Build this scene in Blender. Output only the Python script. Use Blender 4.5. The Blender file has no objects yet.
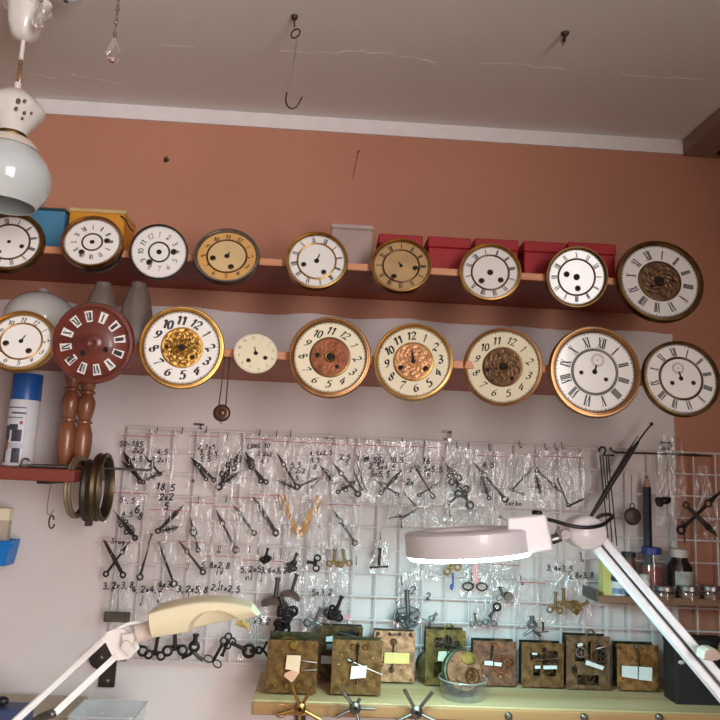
import bpy, math, random
from mathutils import Vector, Matrix
PI = math.pi
R = math.radians
rnd = random.Random(7)
scene = bpy.context.scene
COL = scene.collection

# ------------------------------------------------------------------ camera
F = 720.0
CAM = Vector((0.0, -1.55, 1.7))
pitch, yaw, roll = R(8.7), R(2.5), R(2.5)
fwd = Vector((math.sin(yaw) * math.cos(pitch), math.cos(yaw) * math.cos(pitch), math.sin(pitch)))
rt0 = fwd.cross(Vector((0, 0, 1))).normalized()
up0 = rt0.cross(fwd)
RT = rt0 * math.cos(roll) + up0 * math.sin(roll)
UP = -rt0 * math.sin(roll) + up0 * math.cos(roll)
cd = bpy.data.cameras.new('camera')
cd.sensor_width = 36.0
cd.lens = 36.0
cd.clip_start = 0.02
cam = bpy.data.objects.new('camera', cd)
COL.objects.link(cam)
cm = Matrix((RT, UP, -fwd)).transposed().to_4x4()
cm.translation = CAM
cam.matrix_world = cm
scene.camera = cam


def ray(px, py):
    return fwd * F + RT * (px - 360) + UP * (360 - py)


def at(px, py, Y):
    d = ray(px, py)
    return CAM + d * ((Y - CAM.y) / d.y)


def at_z(px, py, Z):
    d = ray(px, py)
    return CAM + d * ((Z - CAM.z) / d.z)


def mpp(P):                       # metres per pixel at a point
    return (P - CAM).dot(fwd) / F


# ------------------------------------------------------------------ materials
def srgb(r, g, b):
    f = lambda c: (c / 255 / 12.92) if c / 255 <= 0.04045 else ((c / 255 + 0.055) / 1.055) ** 2.4
    return (f(r), f(g), f(b), 1)


MATS = {}


def mat(name, col, rough=0.5, metal=0.0, var=0.12, scale=30.0, bump=0.0, coat=0.0, emit=0.0, spec=0.5, trans=0.0, alt=None):
    if name in MATS:
        return MATS[name]
    m = bpy.data.materials.new(name)
    m.use_nodes = True
    nt = m.node_tree
    b = nt.nodes['Principled BSDF']
    b.inputs['Roughness'].default_value = rough
    b.inputs['Metallic'].default_value = metal
    b.inputs['Coat Weight'].default_value = coat
    b.inputs['Specular IOR Level'].default_value = spec
    b.inputs['Transmission Weight'].default_value = trans
    tc = nt.nodes.new('ShaderNodeTexCoord')
    nz = nt.nodes.new('ShaderNodeTexNoise')
    nz.inputs['Scale'].default_value = scale
    nz.inputs['Detail'].default_value = 5
    nt.links.new(tc.outputs['Object'], nz.inputs['Vector'])
    rp = nt.nodes.new('ShaderNodeValToRGB')
    c = Vector(col[:3])
    a = Vector(alt[:3]) if alt else c * (1 - var)
    rp.color_ramp.elements[0].position = 0.35
    rp.color_ramp.elements[1].position = 0.65
    rp.color_ramp.elements[0].color = (*a, 1)
    rp.color_ramp.elements[1].color = (*[min(1, x * (1 + (0 if alt else var * 0.6))) for x in c], 1)
    nt.links.new(nz.outputs['Fac'], rp.inputs['Fac'])
    nt.links.new(rp.outputs['Color'], b.inputs['Base Color'])
    if bump:
        bp = nt.nodes.new('ShaderNodeBump')
        bp.inputs['Strength'].default_value = bump
        bp.inputs['Distance'].default_value = 0.003
        nt.links.new(nz.outputs['Fac'], bp.inputs['Height'])
        nt.links.new(bp.outputs['Normal'], b.inputs['Normal'])
    if emit:
        b.inputs['Emission Color'].default_value = col
        b.inputs['Emission Strength'].default_value = emit
    MATS[name] = m
    return m


def wood(name, c1, c2, scale=12.0, axis=0, rough=0.45, coat=0.0):
    m = mat(name, c1, rough, coat=coat)
    nt = m.node_tree
    b = nt.nodes['Principled BSDF']
    tc = [n for n in nt.nodes if n.type == 'TEX_COORD'][0]
    nz = [n for n in nt.nodes if n.type == 'TEX_NOISE'][0]
    mp = nt.nodes.new('ShaderNodeMapping')
    s = [1.0, 1.0, 1.0]
    s[axis] = 0.06
    mp.inputs['Scale'].default_value = s
    nt.links.new(tc.outputs['Object'], mp.inputs['Vector'])
    nt.links.new(mp.outputs['Vector'], nz.inputs['Vector'])
    nz.inputs['Scale'].default_value = scale * 6
    nz.inputs['Distortion'].default_value = 0.6
    rp = [n for n in nt.nodes if n.type == 'VALTORGB'][0]
    rp.color_ramp.elements[0].color = c2
    rp.color_ramp.elements[1].color = c1
    return m


def film(name, tint=(0.985, 0.985, 0.985), haze=0.012, gloss=0.032, rough=0.11, bump=0.7, scale=30.0, ior=1.45):
    if name in MATS:
        return MATS[name]
    m = bpy.data.materials.new(name)
    m.use_nodes = True
    nt = m.node_tree
    nt.nodes.remove(nt.nodes['Principled BSDF'])
    out = nt.nodes['Material Output']
    tr = nt.nodes.new('ShaderNodeBsdfTransparent')
    tr.inputs['Color'].default_value = (*tint, 1)
    df = nt.nodes.new('ShaderNodeBsdfTranslucent')
    df.inputs['Color'].default_value = (0.85, 0.86, 0.87, 1)
    dd = nt.nodes.new('ShaderNodeBsdfDiffuse')
    dd.inputs['Color'].default_value = (0.85, 0.86, 0.87, 1)
    ha = nt.nodes.new('ShaderNodeMixShader')
    ha.inputs['Fac'].default_value = 0.4
    nt.links.new(dd.outputs[0], ha.inputs[1])
    nt.links.new(df.outputs[0], ha.inputs[2])
    gl = nt.nodes.new('ShaderNodeBsdfGlossy')
    gl.inputs['Roughness'].default_value = rough
    gl.inputs['Color'].default_value = (1, 1, 1, 1)
    tc = nt.nodes.new('ShaderNodeTexCoord')
    mp = nt.nodes.new('ShaderNodeMapping')
    mp.inputs['Scale'].default_value = (1.0, 0.35, 1.0)
    mp.inputs['Rotation'].default_value = (0, 0, 0.3)
    nt.links.new(tc.outputs['Object'], mp.inputs['Vector'])
    vo = nt.nodes.new('ShaderNodeTexNoise')
    vo.inputs['Scale'].default_value = scale
    vo.inputs['Detail'].default_value = 3
    vo.inputs['Distortion'].default_value = 1.5
    nt.links.new(mp.outputs['Vector'], vo.inputs['Vector'])
    bp = nt.nodes.new('ShaderNodeBump')
    bp.inputs['Strength'].default_value = bump
    bp.inputs['Distance'].default_value = 0.012
    nt.links.new(vo.outputs['Fac'], bp.inputs['Height'])
    nt.links.new(bp.outputs['Normal'], gl.inputs['Normal'])
    lw = nt.nodes.new('ShaderNodeLayerWeight')
    lw.inputs['Blend'].default_value = .5
    fr = nt.nodes.new('ShaderNodeMath')
    fr.operation = 'POWER'
    fr.inputs[1].default_value = 5.0 if ior > 1.4 else 7.0
    nt.links.new(lw.outputs['Facing'], fr.inputs[0])
    nt.links.new(bp.outputs['Normal'], lw.inputs['Normal'])
    ad = nt.nodes.new('ShaderNodeMath')
    ad.operation = 'ADD'
    ad.use_clamp = True
    ad.inputs[1].default_value = gloss
    nt.links.new(fr.outputs[0], ad.inputs[0])
    m1 = nt.nodes.new('ShaderNodeMixShader')
    # creases: the sheet is a little cloudier along its folds
    cr = nt.nodes.new('ShaderNodeValToRGB')
    cr.color_ramp.elements[0].position = 0.60
    cr.color_ramp.elements[1].position = 0.72
    cr.color_ramp.elements[0].color = (haze, haze, haze, 1)
    h2 = min(1, haze * 3.2)
    cr.color_ramp.elements[1].color = (h2, h2, h2, 1)
    nt.links.new(vo.outputs['Fac'], cr.inputs['Fac'])
    nt.links.new(cr.outputs['Color'], m1.inputs['Fac'])
    nt.links.new(tr.outputs[0], m1.inputs[1])
    nt.links.new(ha.outputs[0], m1.inputs[2])
    m2 = nt.nodes.new('ShaderNodeMixShader')
    nt.links.new(ad.outputs[0], m2.inputs['Fac'])
    nt.links.new(m1.outputs[0], m2.inputs[1])
    nt.links.new(gl.outputs[0], m2.inputs[2])
    nt.links.new(m2.outputs[0], out.inputs['Surface'])
    MATS[name] = m
    return m


# ------------------------------------------------------------------ mesh builder
class MB:
    def __init__(s):
        s.v, s.f, s.m = [], [], []
        s.T = Matrix.Identity(4)
        s.mi = 0

    def add(s, vs, fs, mi=None):
        n = len(s.v)
        s.v += [tuple(s.T @ Vector(p)) for p in vs]
        s.f += [tuple(n + i for i in f) for f in fs]
        s.m += [s.mi if mi is None else mi] * len(fs)
        return s

    def box(s, c, d, mi=None, M=None, ch=0.0):
        x, y, z = d[0] / 2, d[1] / 2, d[2] / 2
        if ch:
            ch = min(ch, x * .9, y * .9, z * .9)
            vs = []
            for sx in (-1, 1):
                for sy in (-1, 1):
                    for sz in (-1, 1):
                        vs += [(sx * (x - ch), sy * (y - ch), sz * z), (sx * (x - ch), sy * y, sz * (z - ch)), (sx * x, sy * (y - ch), sz * (z - ch))]
            idx = lambda a, b, c_, k: (((a + 1) // 2) * 4 + ((b + 1) // 2) * 2 + (c_ + 1) // 2) * 3 + k
            fs = []
            for t in (-1, 1):
                q = [idx(-1, -1, t, 0), idx(1, -1, t, 0), idx(1, 1, t, 0), idx(-1, 1, t, 0)]
                fs.append(q if t > 0 else q[::-1])
                q = [idx(-1, t, -1, 1), idx(1, t, -1, 1), idx(1, t, 1, 1), idx(-1, t, 1, 1)]
                fs.append(q if t < 0 else q[::-1])
                q = [idx(t, -1, -1, 2), idx(t, 1, -1, 2), idx(t, 1, 1, 2), idx(t, -1, 1, 2)]
                fs.append(q if t > 0 else q[::-1])
            for a in (-1, 1):
                for b in (-1, 1):
                    q = [idx(-1, a, b, 0), idx(1, a, b, 0), idx(1, a, b, 1), idx(-1, a, b, 1)]
                    fs.append(q if a * b < 0 else q[::-1])
                    q = [idx(a, -1, b, 0), idx(a, 1, b, 0), idx(a, 1, b, 2), idx(a, -1, b, 2)]
                    fs.append(q if a * b > 0 else q[::-1])
                    q = [idx(a, b, -1, 1), idx(a, b, 1, 1), idx(a, b, 1, 2), idx(a, b, -1, 2)]
                    fs.append(q if a * b < 0 else q[::-1])
                    for c_ in (-1, 1):
                        q = [idx(a, b, c_, 0), idx(a, b, c_, 1), idx(a, b, c_, 2)]
                        fs.append(q if a * b * c_ < 0 else q[::-1])
        else:
            vs = [(sx * x, sy * y, sz * z) for sx in (-1, 1) for sy in (-1, 1) for sz in (-1, 1)]
            fs = [(0, 1, 3, 2), (4, 6, 7, 5), (0, 4, 5, 1), (2, 3, 7, 6), (0, 2, 6, 4), (1, 5, 7, 3)]
        A = M or Matrix.Identity(4)
        c = Vector(c)
        return s.add([A @ Vector(p) + c for p in vs], fs, mi)

    def lathe(s, prof, seg=32, mi=None, M=None, closed=False, wob=None):
        vs, fs = [], []
        n = len(prof)
        for k in range(seg):
            a = 2 * PI * k / seg
            for i, (r, h) in enumerate(prof):
                rr = r * (wob(a, i) if wob else 1)
                vs.append(Vector((rr * math.cos(a), rr * math.sin(a), h)))
        for k in range(seg):
            k2 = (k + 1) % seg
            for i in range(n if closed else n - 1):
                j = (i + 1) % n
                fs.append((k * n + i, k2 * n + i, k2 * n + j, k * n + j))
        A = M or Matrix.Identity(4)
        return s.add([A @ v for v in vs], fs, mi)

    def cyl(s, a, b, r, r2=None, seg=12, mi=None):
        a, b = Vector(a), Vector(b)
        L = (b - a).length
        M = Matrix.Translation(a) @ (b - a).to_track_quat('Z', 'Y').to_matrix().to_4x4()
        r2 = r if r2 is None else r2
        return s.lathe([(1e-5, 0), (r, 0), (r2, L), (1e-5, L)], seg, mi, M)

    def ball(s, c, r, seg=16, mi=None, sc=(1, 1, 1)):
        n = max(6, seg // 2)
        prof = [(max(1e-5, r * math.sin(PI * i / n)), -r * math.cos(PI * i / n)) for i in range(n + 1)]
        return s.lathe(prof, seg, mi, Matrix.Translation(Vector(c)) @ Matrix.Diagonal((*sc, 1)))

    def tube(s, pts, r, seg=8, mi=None, closed=False, rs=None):
        P = [Vector(p) for p in pts]
        n = len(P)
        vs, fs = [], []
        prev = None
        for i, p in enumerate(P):
            t = (P[(i + 1) % n] - P[i - 1]) if closed else (P[min(i + 1, n - 1)] - P[max(i - 1, 0)])
            t = t.normalized() if t.length > 1e-9 else Vector((0, 0, 1))
            if prev is None:
                x = t.orthogonal().normalized()
            else:
                x = (prev - t * prev.dot(t))
                x = x.normalized() if x.length > 1e-6 else t.orthogonal().normalized()
            prev = x
            y = t.cross(x)
            rr = rs[i] if rs else r
            for k in range(seg):
                a = 2 * PI * k / seg
                vs.append(p + (x * math.cos(a) + y * math.sin(a)) * rr)
        for i in range(n if closed else n - 1):
            j = (i + 1) % n
            for k in range(seg):
                k2 = (k + 1) % seg
                fs.append((i * seg + k, i * seg + k2, j * seg + k2, j * seg + k))
        if not closed:
            fs.append(tuple(range(seg))[::-1])
            fs.append(tuple((n - 1) * seg + k for k in range(seg)))
        return s.add(vs, fs, mi)

    def ring(s, c, R_, r, M=None, seg=28, mi=None, sx=1.0):
        A = (Matrix.Translation(Vector(c)) @ M) if M is not None else Matrix.Translation(Vector(c))
        return s.tube([A @ Vector((R_ * sx * math.cos(2 * PI * k / seg), R_ * math.sin(2 * PI * k / seg), 0)) for k in range(seg)], r, 8, mi, True)

    def prism(s, poly, z0, z1, mi=None, M=None):
        n = len(poly)
        ar = sum(poly[i][0] * poly[(i + 1) % n][1] - poly[(i + 1) % n][0] * poly[i][1] for i in range(n))
        if ar < 0:
            poly = poly[::-1]
        vs = [(x, y, z0) for x, y in poly] + [(x, y, z1) for x, y in poly]
        fs = [tuple(range(n))[::-1], tuple(range(n, 2 * n))] + [(i, (i + 1) % n, n + (i + 1) % n, n + i) for i in range(n)]
        A = M or Matrix.Identity(4)
        return s.add([A @ Vector(v) for v in vs], fs, mi)

    def washer(s, c, ro, ri, z0, z1, seg=24, mi=None):
        return s.lathe([(ri, z0), (ro, z0), (ro, z1), (ri, z1)], seg, mi, Matrix.Translation(Vector(c)), True)

    def ribbon(s, pts, w, z=0.0, mi=None, nib=None, wmin=None):
        P = [Vector((p[0], p[1])) for p in pts]
        n = len(P)
        vs, fs = [], []
        for i, p in enumerate(P):
            t = P[min(i + 1, n - 1)] - P[max(i - 1, 0)]
            t = t.normalized() if t.length > 1e-12 else Vector((1, 0))
            nn = Vector((-t.y, t.x))
            ww = w
            if nib is not None:
                ww = wmin + (w - wmin) * abs(math.sin(math.atan2(t.y, t.x) - nib))
            vs += [(*(p + nn * ww / 2), z), (*(p - nn * ww / 2), z)]
        for i in range(n - 1):
            fs.append((2 * i, 2 * i + 1, 2 * i + 3, 2 * i + 2))
        return s.add(vs, fs, mi)


def build(name, mb, mats, parent=None, M=None, sharp=38, kind=None):
    me = bpy.data.meshes.new(name)
    me.from_pydata(mb.v, [], mb.f)
    for m in (mats if isinstance(mats, (list, tuple)) else [mats]):
        me.materials.append(m)
    me.polygons.foreach_set('material_index', mb.m)
    me.polygons.foreach_set('use_smooth', [True] * len(mb.f))
    me.update()
    me.set_sharp_from_angle(angle=R(sharp))
    o = bpy.data.objects.new(name, me)
    COL.objects.link(o)
    if parent is not None:
        o.parent = parent
    if M is not None:
        if parent is None:
            o.matrix_world = M
        else:
            o.matrix_basis = M
    if kind:
        o['kind'] = kind
    return o


def tag(o, label, cat, group=None):
    o['label'] = label
    o['category'] = cat
    if group:
        o['group'] = group
    return o


def thing(name, label, cat, M, group=None):
    o = bpy.data.objects.new(name, None)
    o.empty_display_size = 0.01
    COL.objects.link(o)
    o.matrix_world = M if isinstance(M, Matrix) else Matrix.Translation(M)
    return tag(o, label, cat, group)


def copy_tree(o, M, label=None):
    c = o.copy()
    COL.objects.link(c)
    c.matrix_world = M
    if label:
        c['label'] = label
    for ch in list(o.children):
        d = ch.copy()
        COL.objects.link(d)
        d.parent = c
        for g in list(ch.children):
            e = g.copy()
            COL.objects.link(e)
            e.parent = d
    return c


WALLROT = Matrix(((1, 0, 0), (0, 0, -1), (0, 1, 0))).to_4x4()      # local x right, y up, z towards the viewer


def wall_frame(P):
    return Matrix.Translation(P) @ WALLROT


def loc2(px, py, P):                # pixel -> local xy of a wall frame at P
    q = at(px, py, P.y)
    return (q.x - P.x, q.z - P.z)


def smooth_path(pts, n=6, closed=False):
    P = [Vector(p) for p in pts]
    if len(P) < 3:
        return P
    out = []
    m = len(P)
    for i in range(m if closed else m - 1):
        g = (lambda k: P[k % m]) if closed else (lambda k: P[min(max(k, 0), m - 1)])
        p0, p1, p2, p3 = g(i - 1), g(i), g(i + 1), g(i + 2)
        for k in range(n):
            t = k / n
            out.append(0.5 * ((2 * p1) + (p2 - p0) * t + (2 * p0 - 5 * p1 + 4 * p2 - p3) * t * t + (3 * p1 - p0 - 3 * p2 + p3) * t ** 3))
    if not closed:
        out.append(P[-1])
    return out


# ------------------------------------------------------------------ lettering
GL = {
    '0': [[(.3, 1), (.08, .8), (.04, .4), (.18, .04), (.4, .04), (.55, .35), (.52, .78), (.3, 1)]],
    '1': [[(.12, .74), (.36, 1), (.30, 0)]],
    '2': [[(.05, .78), (.12, .95), (.35, 1), (.55, .86), (.5, .62), (.05, .04), (.3, .1), (.62, .03)]],
    '3': [[(.06, .9), (.3, 1), (.52, .86), (.46, .62), (.24, .54), (.52, .45), (.58, .2), (.34, 0), (.05, .12)]],
    '4': [[(.4, 1), (.05, .36), (.64, .36)], [(.46, .7), (.42, 0)]],
    '5': [[(.58, 1), (.2, .97), (.12, .58), (.36, .64), (.57, .42), (.5, .1), (.26, 0), (.04, .12)]],
    '6': [[(.52, .96), (.2, .74), (.06, .34), (.2, .03), (.46, .05), (.56, .3), (.38, .5), (.12, .36)]],
    '7': [[(.05, .9), (.3, 1), (.62, .98), (.36, .5), (.2, 0)]],
    '8': [[(.3, .54), (.1, .76), (.3, 1), (.52, .78), (.3, .54), (.05, .26), (.3, 0), (.56, .26), (.3, .54)]],
    '9': [[(.52, .72), (.34, .5), (.1, .62), (.1, .88), (.32, 1), (.53, .86), (.5, .45), (.32, .1), (.1, .02)]],
    'x': [[(.08, .6), (.5, .05)], [(.5, .6), (.08, .05)]],
    ',': [[(.2, .08), (.1, -.18)]], '-': [[(.08, .4), (.48, .42)]], ' ': [],
    'L': [[(.12, 1), (.1, .04), (.55, .04)]], 'O': [[(.3, 1), (.05, .5), (.3, 0), (.56, .5), (.3, 1)]],
    'N': [[(.06, 0), (.08, 1)], [(.08, 1), (.5, 0)], [(.5, 0), (.52, 1)]],
    'G': [[(.54, .86), (.3, 1), (.05, .5), (.3, 0), (.55, .4)], [(.3, .42), (.56, .42)]],
    'S': [[(.54, .88), (.3, 1), (.08, .78), (.5, .3), (.3, 0), (.05, .14)]],
    'D': [[(.08, 1), (.08, 0)], [(.08, 1), (.5, .75), (.5, .25), (.08, 0)]],
    'I': [[(.15, 1), (.12, 0)]], 'V': [[(.05, 1), (.28, 0)], [(.28, 0), (.55, 1)]],
    'M': [[(.04, 0), (.1, 1)], [(.1, 1), (.3, .35)], [(.3, .35), (.52, 1)], [(.52, 1), (.58, 0)]],
    'Z': [[(.08, 1), (.54, 1)], [(.54, 1), (.06, 0)], [(.06, 0), (.56, 0)]],
    'o': [[(.3, .55), (.08, .28), (.3, 0), (.52, .28), (.3, .55)]],
    'r': [[(.1, .55), (.12, 0)], [(.12, .35), (.3, .56), (.46, .5)]],
    'b': [[(.1, 1), (.1, 0)], [(.1, .5), (.42, .5), (.46, .15), (.1, .03)]],
    'n': [[(.08, .55), (.08, 0)], [(.08, .4), (.3, .57), (.46, .35), (.46, 0)]],
    'u': [[(.08, .55), (.1, .12), (.32, .02), (.46, .5)], [(.46, .5), (.48, 0)]],
    'g': [[(.46, .5), (.2, .55), (.08, .28), (.3, .05), (.46, .45)], [(.46, .45), (.42, -.25), (.12, -.3)]],
}


def text(mb, s, x, y, h, w, ang=0.0, slant=0.0, nib=None, wmin=None, z=0.0003, center=True, adv=.74, wx=1.0, mi=None):
    tot = len(s) * adv * h * wx
    ox = -tot / 2 if center else 0
    oy = -h / 2
    c, sn = math.cos(ang), math.sin(ang)
    for i, ch in enumerate(s):
        for st in GL.get(ch, []):
            pts = smooth_path([(*p, 0) for p in st], 5)
            out = []
            for p in pts:
                gx = ox + (i * adv + .06) * h * wx + (p[0] + slant * (p[1] - .5)) * h * wx
                gy = oy + p[1] * h
                out.append((x + gx * c - gy * sn, y + gx * sn + gy * c))
            mb.ribbon(out, w, z, mi, nib, wmin)


ROM = ['XII', 'I', 'II', 'III', 'IIII', 'V', 'VI', 'VII', 'VIII', 'IX', 'X', 'XI']
RW = {'I': .26, 'V': .62, 'X': .62}


def roman(mb, s, cx, cy, h, ang, z=0.0003, mi=None, thick=.2, thin=.055, squeeze=1.0):
    # upright local frame then rotated so that the feet point at the centre
    c, sn = math.cos(ang), math.sin(ang)
    tot = sum(RW[k] for k in s) * h * squeeze
    x = -tot / 2

    def q(ax, bx, w):
        p = [(ax - w / 2, -h / 2), (ax + w / 2, -h / 2), (bx + w / 2, h / 2), (bx - w / 2, h / 2)]
        mb.add([(cx + a * c - b * sn, cy + a * sn + b * c, z) for a, b in p], [(0, 1, 2, 3)], mi)
    for k in s:
        w = RW[k] * h * squeeze
        m = x + w / 2
        if k == 'I':
            q(m, m, thick * h * squeeze)
        elif k == 'V':
            q(m, x + w * .16, thick * h * squeeze)
            q(m, x + w * .86, thin * h)
        else:
            q(x + w * .84, x + w * .16, thick * h * squeeze)
            q(x + w * .14, x + w * .86, thin * h)
        x += w
    for e in (-1, 1):
        p = [(-tot / 2, e * h / 2 - thin * h / 4), (tot / 2, e * h / 2 - thin * h / 4), (tot / 2, e * h / 2 + thin * h / 4), (-tot / 2, e * h / 2 + thin * h / 4)]
        mb.add([(cx + a * c - b * sn, cy + a * sn + b * c, z) for a, b in p], [(0, 1, 2, 3)], mi)


# ------------------------------------------------------------------ palette
BRASS = mat('aged_brass', srgb(178, 138, 78), .34, 1.0, .25, 40)
BRASSD = mat('dark_brass', srgb(120, 92, 58), .4, 1.0, .35, 40)
GOLD = mat('gilt_relief', srgb(176, 134, 70), .42, .95, .45, 160)
COPPER = mat('copper_centre', srgb(136, 84, 58), .45, .8, .35, 40, bump=.3)
PINKG = mat('pink_gold_relief', srgb(206, 152, 108), .42, .7, .25, 90)
BRONZE = mat('bronze_relief', srgb(120, 92, 70), .5, .85, .4, 90)
STEEL = mat('dull_steel', srgb(150, 146, 140), .35, 1.0, .25, 40)
GREYM = mat('grey_metal', srgb(120, 116, 108), .42, .9, .3, 30)
BLACKM = mat('blackened_steel', srgb(52, 46, 46), .42, .7, .3, 40)
IRON = mat('dark_iron', srgb(70, 62, 58), .5, .7, .3, 40)
ENAMEL = mat('white_enamel', srgb(238, 234, 230), .2, 0, .03, 8, coat=.3)
CREAM = mat('cream_enamel', srgb(236, 226, 196), .25, 0, .05, 10, coat=.3)
TANF = mat('gold_paint_face', srgb(216, 166, 98), .55, 0, .12, 14)
TANC = mat('pale_gold_face', srgb(216, 186, 136), .55, 0, .08, 14)
BRASSF = mat('tarnished_brass_face', srgb(190, 154, 108), .5, .1, .15, 20)
INK = mat('black_ink', srgb(28, 24, 26), .5, 0, .1)
INKB = mat('brown_ink', srgb(82, 42, 24), .5, 0, .1)
PEN = mat('marker_pen', srgb(38, 32, 48), .6, 0, .1)
HOLE = mat('dark_hole', srgb(20, 14, 12), .8, 0, .1)
REDZIP = mat('red_zip_line', srgb(196, 70, 84), .5, 0, .1)
BAG = film('clear_bag_film')
BAGC = film('crinkled_bag_film', haze=.025, gloss=.055, bump=1.0, scale=30, rough=.10)
FOLD = film('film_crease', haze=.30, gloss=.12, bump=.2, scale=60, rough=.2)
PAPER = mat('paper', srgb(226, 220, 200), .8, 0, .05)
PAPERP = mat('peach_paper', srgb(232, 196, 160), .8, 0, .05)
PAPERW = mat('white_paper', srgb(226, 232, 232), .8, 0, .04)

# ------------------------------------------------------------------ setting
CEIL_Z = 2.4925
XR = 0.905


def wall_paint():
    m = bpy.data.materials.new('painted_plaster')
    m.use_nodes = True
    nt = m.node_tree
    b = nt.nodes['Principled BSDF']
    b.inputs['Roughness'].default_value = .75
    N = nt.nodes.new
    L = nt.links.new
    tc = N('ShaderNodeTexCoord')
    sp = N('ShaderNodeSeparateXYZ')
    L(tc.outputs['Object'], sp.inputs[0])
    n1 = N('ShaderNodeTexNoise')
    n1.inputs['Scale'].default_value = 5
    n1.inputs['Detail'].default_value = 4
    L(tc.outputs['Object'], n1.inputs['Vector'])

    def M(op, a, b_, clamp=False):
        k = N('ShaderNodeMath')
        k.operation = op
        k.use_clamp = clamp
        for i, x in enumerate((a, b_)):
            if isinstance(x, (int, float)):
                k.inputs[i].default_value = x
            else:
                L(x, k.inputs[i])
        return k.outputs[0]
    wob = M('MULTIPLY', M('SUBTRACT', n1.outputs['Fac'], .5), .035)
    zz = M('ADD', sp.outputs['Z'], wob)
    below = M('MULTIPLY', M('SUBTRACT', WHITE_TOP, zz), 700, True)
    below.node.use_clamp = True
    left = M('MULTIPLY', M('SUBTRACT', WHITE_RIGHT, M('ADD', sp.outputs['X'], M('MULTIPLY', wob, .25))), 500, True)
    fac = M('MULTIPLY', below, left)
    n2 = N('ShaderNodeTexNoise')
    n2.inputs['Scale'].default_value = 3
    n2.inputs['Detail'].default_value = 6
    L(tc.outputs['Object'], n2.inputs['Vector'])
    ro = N('ShaderNodeValToRGB')
    ro.color_ramp.elements[0].position = .3
    ro.color_ramp.elements[1].position = .7
    ro.color_ramp.elements[0].color = srgb(182, 125, 101)
    ro.color_ramp.elements[1].color = srgb(190, 133, 108)
    L(n2.outputs['Fac'], ro.inputs['Fac'])
    rw = N('ShaderNodeValToRGB')
    rw.color_ramp.elements[0].position = .3
    rw.color_ramp.elements[1].position = .7
    rw.color_ramp.elements[0].color = srgb(219, 208, 206)
    rw.color_ramp.elements[1].color = srgb(227, 216, 214)
    L(n2.outputs['Fac'], rw.inputs['Fac'])
    mx = N('ShaderNodeMix')
    mx.data_type = 'RGBA'
    L(fac, mx.inputs['Factor'])
    L(ro.outputs[0], mx.inputs['A'])
    L(rw.outputs[0], mx.inputs['B'])
    L(mx.outputs['Result'], b.inputs['Base Color'])
    n3 = N('ShaderNodeTexNoise')
    n3.inputs['Scale'].default_value = 160
    n3.inputs['Detail'].default_value = 3
    L(tc.outputs['Object'], n3.inputs['Vector'])
    bp = N('ShaderNodeBump')
    bp.inputs['Strength'].default_value = .12
    bp.inputs['Distance'].default_value = .002
    L(n3.outputs['Fac'], bp.inputs['Height'])
    L(bp.outputs['Normal'], b.inputs['Normal'])
    return m


WHITE_TOP = at(330, 316, 0).z
WHITE_RIGHT = at(675, 430, 0).x
WALLM = wall_paint()
XL, YB = -2.3, -3.6
mb = MB()
mb.box(((XL + XR) / 2, .05, 1.26), (XR - XL + .2, .1, 2.54))
build('wall_back', mb, WALLM, kind='structure')
CEILM = mat('ceiling_paint', srgb(224, 222, 219), .85, 0, .03, 4, bump=.08)
CRACK = mat('ceiling_crack_filler', srgb(252, 248, 244), .9, 0, .02)
mb = MB()
mb.box(((XL + XR) / 2, YB / 2, CEIL_Z + .05), (XR - XL + .2, -YB, .1))


def crack(pts, w):
    P = [at_z(x, y, CEIL_Z) for x, y in pts]
    Q = []
    for a, b in zip(P, P[1:]):
        for k in range(6):
            p = a.lerp(b, k / 6)
            Q.append((p.x + rnd.uniform(-.003, .003), p.y + rnd.uniform(-.003, .003)))
    n = len(Q)
    vs, fs = [], []
    for i, (x, y) in enumerate(Q):
        ww = w * rnd.uniform(.3, 1.1) * .8
        vs += [(x, y - ww, CEIL_Z - .0006), (x, y + ww, CEIL_Z - .0006)]
    for i in range(n - 1):
        fs.append((2 * i, 2 * i + 1, 2 * i + 3, 2 * i + 2))
    mb.add(vs, fs, 1)


crack([(30, 73), (46, 76), (61, 80)], .004)
crack([(70, 74), (85, 77), (104, 80), (128, 86)], .005)
crack([(160, 44), (180, 46), (200, 46)], .003)
crack([(280, 51), (320, 53), (362, 51), (415, 57), (440, 63)], .004)
crack([(480, 63), (515, 63), (540, 67), (570, 68)], .004)
crack([(620, 74), (660, 77), (712, 79)], .003)
build('ceiling', mb, [CEILM, CRACK], kind='structure')
# coving strip between wall and ceiling
mb = MB()
zc0 = at(360, 134.5, 0).z
prof = [(0.0, zc0), (-.006, zc0), (-.007, zc0 + .012), (-.007, CEIL_Z - .004), (-.006, CEIL_Z), (0, CEIL_Z)]
n = len(prof)
mb.add([(XL, y, z) for y, z in prof] + [(XR, y, z) for y, z in prof], [(i, (i + 1) % n, n + (i + 1) % n, n + i) for i in range(n)])
build('trim_1', mb, mat('coving_white', srgb(232, 226, 226), .7, 0, .03), kind='structure')
mb = MB()
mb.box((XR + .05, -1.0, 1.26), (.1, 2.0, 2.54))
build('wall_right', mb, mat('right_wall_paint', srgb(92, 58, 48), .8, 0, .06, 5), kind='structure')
mb = MB()
mb.box(((XL + XR) / 2, YB - .35, 1.26), (XR - XL + 1.6, .1, 2.54))
build('wall_rear', mb, mat('rear_wall_paint', srgb(170, 140, 124), .8, 0, .06, 5), kind='structure')
mb = MB()
mb.box(((XL + XR) / 2, YB / 2, -.03), (XR - XL + .2, -YB, .06))
build('floor', mb, wood('floor_boards', srgb(206, 184, 160), srgb(190, 166, 140), 3, 0, .5), kind='structure')

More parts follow.
